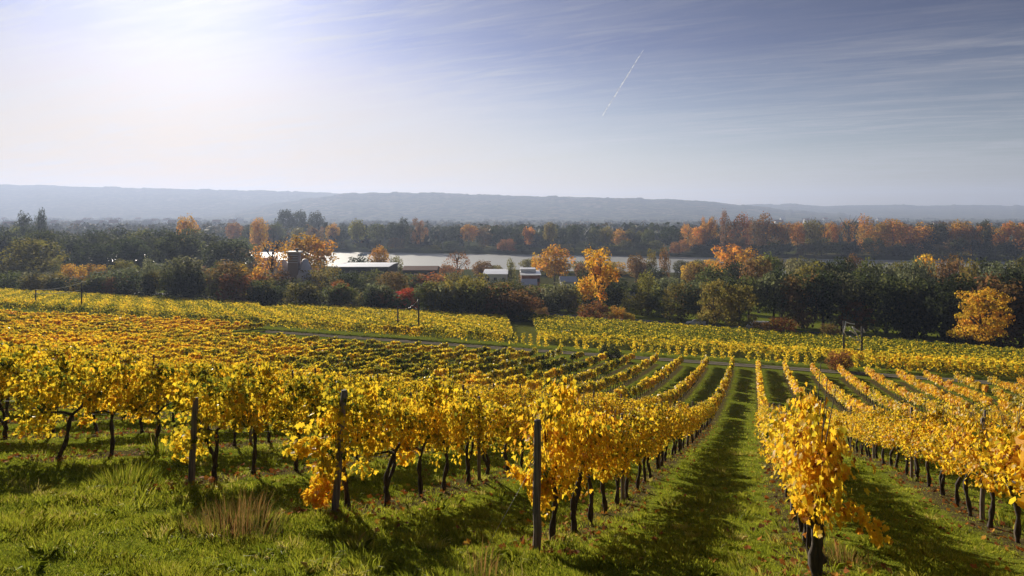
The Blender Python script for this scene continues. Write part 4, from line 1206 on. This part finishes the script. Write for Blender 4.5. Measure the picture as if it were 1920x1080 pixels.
# ---- far woods and the hazy plain: one mass
r2 = np.random.default_rng(33); out = []; tones = []
def clump(x, y, z, w_, h, per, tone):
    d = r2.normal(0, 1, (per, 3)); d /= np.linalg.norm(d, axis=1, keepdims=True)
    P = np.array([x, y, z]) + d * np.array([w_, w_, h]) * r2.uniform(.6, 1, (per, 1))
    out.append(leaves_lo(P, d + r2.normal(0, .5, (per, 3)), r2.normal(0, 1, (per, 3)), np.full(per, w_ * .42) * r2.uniform(.6, 1.3, per))); tones.append(np.clip(tone + r2.normal(0, .12, per), 0, 1))
for d0, d1, nn, hmin, hmax, dens in ((720, 900, 260, 15, 26, 1), (900, 1300, 420, 12, 22, 1), (1300, 2200, 260, 8, 14, .8), (2200, 4200, 330, 7, 12, .6)):
    for _ in range(nn):
        d = r2.uniform(d0, d1); px = r2.uniform(-160, 2080)
        if d < 1000 and px < 380: continue
        x, y = at(px, d); s_ = .236 * x + .972 * y
        if s_ < FAR_BANK + 60: continue
        big = r2.uniform(hmin, hmax); ti = r2.uniform(.1, .6) + (.25 if px > 1300 and d < 1300 and r2.uniform() < .4 else 0)
        m_ = 1 if d < 1300 else 3
        for _k in range(m_):
            xx = x + r2.normal(0, big * 2.2) * (m_ > 1); clump(xx, y, CZ - 37 + big * .45, big * r2.uniform(.42, .7) * (1 if m_ == 1 else 1.6), big * .55, 46, ti)
tag(obj('far_woods', mesh_cards('far_woods', np.vstack(out), M_FARWOOD, np.concatenate(tones))), 'hazy far woods on the plain beyond the river', 'woods', kind='stuff')

# ------------------------------------------------------------------ buildings
def gable(mb_w, mb_r, L, W, H, R, ov=.4, th=.25):
    mb_w.box(-L / 2, L / 2, -W / 2, W / 2, -1.5, H)
    for sx in (-L / 2, L / 2): mb_w.poly([(sx, -W / 2, H), (sx, W / 2, H), (sx, 0, H + R)])
    for sg in (-1, 1):
        a_ = [(-L / 2 - ov, sg * (W / 2 + ov), H - ov * R / (W / 2)), (L / 2 + ov, sg * (W / 2 + ov), H - ov * R / (W / 2)), (L / 2 + ov, 0, H + R), (-L / 2 - ov, 0, H + R)]
        up = [(x, y, z + th) for x, y, z in a_]
        mb_r.poly(up); mb_r.poly(a_[::-1])
        for i in range(4): j = (i + 1) % 4; mb_r.poly([a_[i], a_[j], up[j], up[i]])


def windows(parent, L, yf, z, n, w_=1.2, h=1.3):
    for i in range(n):
        xw = -L / 2 + L * (i + .5) / n; mb = MB(); mb.box(xw - w_ / 2, xw + w_ / 2, yf - .06, yf + .05, z, z + h); obj('window', mb.mesh('window', M_GLASS), parent)


def shed(px, d, py_eave, Lpx, W, roofh, wallm, roofm, name, label, nwin=4, rz=0.0, py_base=None):
    x, y = at(px, d); L = Lpx / F * d; z0 = gz(x, y); H = zrow(py_eave, d) - z0
    b = thing(name, label, 'building', (x, y, z0), rz)
    w_, r_ = MB(), MB(); gable(w_, r_, L, W, H, roofh)
    obj('wall', w_.mesh('wall', wallm), b); obj('roof', r_.mesh('roof', roofm), b)
    windows(b, L, -W / 2, H - 2.6, nwin); return b


shed(688, 300, 497.0, 98, 24, .35, M_WALLD, M_WHITEROOF, 'warehouse', 'long low building with a bright pale roof before the river', 8)
shed(790, 320, 505, 62, 12, 1.4, M_WALLD, M_REDROOF, 'warehouse', 'long dark-roofed building right of the pale-roofed one', 5)
shed(930, 290, 510, 42, 24, .3, M_WALLW, M_WHITEROOF, 'shed', 'white shed left of the narrow olive tree', 3)
b = shed(994, 278, 512, 34, 20, .3, M_BRICK, M_WHITEROOF, 'brick_house', 'brick house with a two-tier pale roof', 4)
mb = MB(); mb.box(-4, 2.2, -2.5, 5.5, 0, 1.6); hz_ = zrow(512, 278) - gz(*at(994, 278)); o_ = obj('roof_lantern', mb.mesh('roof_lantern', M_WHITEROOF), b, (0, 0, hz_ + .25))
shed(992, 255, 532, 26, 7, 1.6, M_WALLW, M_SLATE, 'shed', 'small shed with a pale blue roof below the brick house', 2)
shed(1066, 262, 527, 30, 8, 1.6, M_WALLW, M_SLATE, 'house', 'grey-roofed house half hidden left of the golden tree', 3)
shed(1172, 230, 556, 30, 7, 1.4, M_WALLW, M_SLATE, 'house', 'pale house glimpsed under the trees right of the golden tree', 2)
# dark louvred tower between pale conical roofs
x, y = at(552, 268); z0 = gz(x, y); s_ = 268 / F
b = thing('tower_building', 'dark louvred tower with pale cap between two pale conical roofs', 'building', (x, y, z0))
zt = zrow(471, 268) - z0
mb = MB(); mb.box(-9.5 * s_, 9.5 * s_, -2, 2, -1, zt - .6)
obj('tower', mb.mesh('tower', M_TOWER), b)
for k in range(4):
    mb = MB(); mb.box(-8.7 * s_, 8.7 * s_, -2.12, -2.003, zt - 1.6 - k * .95, zt - 1.35 - k * .95); obj('louvre', mb.mesh('louvre', M_SLATE), b)
mb = MB(); mb.box(-12 * s_, 12 * s_, -2.5, 2.5, zt - .597, zt); obj('cap', mb.mesh('cap', M_WHITEROOF), b)
mb = MB(); mb.tube([(1.0, 0, zt), (1.0, 0, zt + .8)], .45, 10); mb.tube([(1.0, 0, zt + .8), (1.0, 0, zt + 1.1)], .7, 10); obj('chimney', mb.mesh('chimney', M_WALLD), b)
for sg, top_, rr_, cx_ in ((-1, 487, 4.8, -4.8), (1, 486, 3.8, 3.9)):
    mb = MB(); zz = zrow(top_, 268) - z0; mb.tube([(cx_, 1, zz - 10), (cx_, 1, zz - 6.3), (cx_, 1, zz - 3), (cx_, 1, zz)], [rr_, rr_, rr_ * .58, .8], 20)
    obj('conical_roof', mb.mesh('conical_roof', M_SLATE, True), b)

# far town: small houses
hw, hr = MB(), MB(); gable(hw, hr, 14, 10, 5, 4)
HW, HRm = hw.mesh('house_wall', M_WALLW), hr.mesh('house_roof', M_REDROOF)
hr2 = MB(); hw2 = MB(); gable(hw2, hr2, 14, 10, 5, 4); HR2 = hr2.mesh('house_roof', M_WHITEROOF)
for i in range(46):
    px = rnd.choice([rnd.uniform(-20, 460), rnd.uniform(-20, 460), rnd.uniform(1300, 1900)]); d = rnd.uniform(1500, 3300)
    x, y = at(px, d)
    h_ = thing('house', 'tiny pale house in the hazy far town', 'house', (x, y, gz(x, y)), rnd.uniform(-.6, .6), 'houses of the far town')
    h_.scale = (1.6, 1.6, 2.0)
    obj('wall', HW, h_); obj('roof', HR2 if rnd.random() < .4 else HRm, h_)

# ------------------------------------------------------------------ utility poles and cables
def pole(px, t_, ytop, label, arms=(.9,), stay=None):
    x, y = at_t(px, t_); z = gz(x, y); h = zrow(ytop, y) - z
    p_ = thing('utility_pole', label, 'pole', (x, y, z), -AN)
    mb = MB(); mb.tube([(0, 0, -.4), (0, 0, h * .5), (0, 0, h)], [.15, .135, .115], 10); obj('shaft', mb.mesh('shaft', M_POLE, True), p_)
    for a_ in arms:
        mb = MB(); mb.box(-.55, .55, -.165, -.08, h * a_ - .05, h * a_ + .05); arm = obj('crossarm', mb.mesh('crossarm', M_POLE), p_)
        for xx in (-.45, .45):
            mb = MB(); mb.tube([(xx, -.12, h * a_ + .05), (xx, -.12, h * a_ + .12), (xx, -.12, h * a_ + .24)], [.04, .09, .05], 8); obj('insulator', mb.mesh('insulator', M_CERAMIC, True), arm)
    return Vector((x, y, z + h))


A1 = pole(67, 108, 543, 'short dark utility pole at the far left edge of the vines', (.75,))
A2 = pole(153, 108, 530, 'taller dark utility pole right of the short left one', (.95,))
B1 = pole(746, 108, 576, 'left pole of the pair before the red maple', (.45,))
B2 = pole(785, 108, 561, 'right taller pole of the pair before the red maple', (.68,))
C1 = pole(1582, 110, 602, 'left pole under the crossed pale cables', ())
C2 = pole(1616, 110, 612, 'right pole under the crossed pale cables', (.30,))


def cable(pts, r, label, group='slack cables between the poles'):
    mb = MB(); mb.tube(pts, r, 5); return tag(obj('cable', mb.mesh('cable', M_CABLE, True)), label, 'cable', group)


def sag(a, b, s, n=9): return [a.lerp(b, i / (n - 1)) - Vector((0, 0, s * 4 * (i / (n - 1)) * (1 - i / (n - 1)))) for i in range(n)]
cable(sag(A1, A2, .5), .05, 'pale slack cable between the two far left poles')
cable(sag(A1 - Vector((0, 0, .9)), A2 - Vector((0, 0, 1.6)), .3), .045, 'lower slack cable between the two far left poles')
cable(sag(B1, B2, .9), .012, 'thin slack cable between the two middle poles')
dC = C1.y
def cp(px, py): return Vector((*at(px, dC), zrow(py, dC)))
for ps, lb in (([(1583, 603), (1592, 606), (1601, 607)], 'uppermost loose cable end reaching right from the left pole'),
               ([(1584, 604), (1581, 622), (1585, 629)], 'pale cable hanging down the left pole'),
               ([(1597, 612), (1612, 641)], 'straight pale strut slanting down between the crossed cables'),
               ([(1597, 613), (1608, 620), (1614, 622)], 'bent cable from the strut top to the right pole'),
               ([(1592, 619), (1601, 625)], 'short cable left of the slanting strut'),
               ([(1592, 630), (1608, 639)], 'lowest short cable meeting the strut foot'),
               ([(1613.5, 612), (1621, 623), (1615, 621.5)], 'triangular cable loop on top of the right pole')):
    cable([cp(*q) + Vector((0, -.25, 0)) for q in ps], .085, lb)

# ------------------------------------------------------------------ vehicles, boats
def car(px, t_, label, van, rz, col=M_CARW):
    x, y = at_t(px, shift_t(px, t_)); c_ = thing('van' if van else 'car', label, 'van' if van else 'car', (x, y, gz(x, y) + .12), rz)
    if van: prof = [(-2.5, .35), (-2.5, 1.0), (-1.9, 1.15), (-1.35, 1.95), (2.35, 2.0), (2.5, 1.8), (2.5, .35)]; W = .95
    else: prof = [(-2.2, .35), (-2.25, .72), (-1.1, .92), (-.45, 1.42), (.9, 1.45), (1.75, 1.0), (2.2, .92), (2.25, .4)]; W = .86
    mb = MB(); n_ = len(prof)
    for sg in (-1, 1):
        q = [(a_, sg * W * (1 if b_ < 1.05 else .86), b_) for a_, b_ in prof]; mb.poly(q if sg < 0 else q[::-1])
    for i in range(n_):
        j = (i + 1) % n_; f_ = lambda k, sg: (prof[k][0], sg * W * (1 if prof[k][1] < 1.05 else .86), prof[k][1])
        mb.poly([f_(i, -1), f_(i, 1), f_(j, 1), f_(j, -1)])
    obj('body', mb.mesh('body', col), c_)
    for sg in (-1, 1):
        mb = MB(); ys = sg * (W * .92 + .02)
        q = [(-1.2, ys, 1.18), (-.95, ys, 1.75), (2.1, ys, 1.78), (2.1, ys, 1.2)] if van else [(-.85, ys, .95), (-.38, ys, 1.34), (.85, ys, 1.36), (1.4, ys, 1.0)]
        mb.poly(q); obj('side_window', mb.mesh('side_window', M_GLASS), c_)
    for xx in (-1.4, 1.4):
        for sg in (-1, 1):
            mb = MB(); mb.tube([(xx, sg * (W - .1), .33), (xx, sg * (W + .03), .33)], .33, 14); w_ = obj('wheel', mb.mesh('wheel', M_RUBBER), c_)
            mb = MB(); mb.tube([(xx, sg * (W + .032), .33), (xx, sg * (W + .045), .33)], .2, 12); obj('rim', mb.mesh('rim', M_STEEL), w_)


car(1305, 166.5, 'white car driving on the highway left of the loose yellowish tree', False, -AN)
car(1421, 166.5, 'white van on the highway behind a low brown shrub', True, -AN)


def boat(px, d, label, mat, L=8):
    x, y = at(px, d); b = thing('boat', label, 'boat', (x, y, CZ - 39.6), -.2)
    mb = MB(); n_ = 7; st_ = [(-L / 2 + L * i / 6, (1.2, 1.3, 1.35, 1.3, 1.1, .7, .05)[i], (1.0, .95, .95, 1.0, 1.1, 1.25, 1.45)[i]) for i in range(7)]
    for i in range(6):
        a_, w0, h0 = st_[i]; c_, w1, h1 = st_[i + 1]
        for sg in (-1, 1): mb.poly([(a_, sg * w0, h0), (c_, sg * w1, h1), (c_, sg * w1 * .5, -.3), (a_, sg * w0 * .5, -.3)])
        mb.poly([(a_, -w0, h0 - .1), (c_, -w1, h1 - .1), (c_, w1, h1 - .1), (a_, w0, h0 - .1)])
    mb.poly([(-L / 2, -1.2, 1), (-L / 2, 1.2, 1), (-L / 2, .6, -.3), (-L / 2, -.6, -.3)])
    obj('hull', mb.mesh('hull', mat), b)
    mb = MB(); mb.box(-L * .25, L * .12, -.9, .9, .9, 2.3); obj('cabin', mb.mesh('cabin', M_WALLW), b)


boat(680, 640, 'small blue boat moored at the far bank', M_BLUE, 9)
boat(1555, 545, 'small white boat on the river at the right', M_WALLW, 8)

# ------------------------------------------------------------------ vapour trail high outside the haze
m, t = new_mat('vapour')
df = N(t, 'ShaderNodeBsdfTranslucent', inp={'Color': (1, 1, 1, 1)}); tr = N(t, 'ShaderNodeBsdfTransparent')
tcn = N(t, 'ShaderNodeTexCoord'); nz = N(t, 'ShaderNodeTexNoise', inp={'Scale': .004, 'Detail': 4.0}); t.links.new(tcn.outputs['Object'], nz.inputs['Vector'])
mx = N(t, 'ShaderNodeMixShader'); t.links.new(ramp(t, nz.outputs['Fac'], [(.35, (.12,) * 3), (.65, (.6,) * 3)]).outputs[0], mx.inputs[0]); t.links.new(tr.outputs[0], mx.inputs[1]); t.links.new(df.outputs[0], mx.inputs[2])
o = N(t, 'ShaderNodeOutputMaterial'); t.links.new(mx.outputs[0], o.inputs['Surface'])
D_ = 21000.0
a_ = Vector((*at(1206, D_), zrow(94, D_))); b_ = Vector((*at(1130, D_ * 1.25), zrow(216, D_ * 1.25)))
pts = [a_.lerp(b_, i / 30) + Vector((rnd.uniform(-9, 9), 0, rnd.uniform(-9, 9))) for i in range(31)]
mb = MB(); mb.tube(pts, [18 * (.25 + .75 * math.sin(min(1, i / 8) * 1.57)) * rnd.uniform(.7, 1.2) for i in range(31)], 8)
tag(obj('contrail', mb.mesh('contrail', m, True)), 'thin white vapour trail slanting across the blue sky', 'vapour trail')

# ------------------------------------------------------------------ haze
m, t = new_mat('haze')
pv = N(t, 'ShaderNodeVolumePrincipled', inp={'Color': (.58, .70, 1.0, 1), 'Density': HAZE_DENSITY, 'Anisotropy': .27})
o = N(t, 'ShaderNodeOutputMaterial'); t.links.new(pv.outputs[0], o.inputs['Volume'])
mb = MB(); mb.box(-9600, 9600, -9600, 9600, CZ - 37 - 9, CZ + 320)
hz = tag(obj('haze', mb.mesh('haze', m)), 'thin blue autumn haze filling the valley', 'haze', kind='stuff')
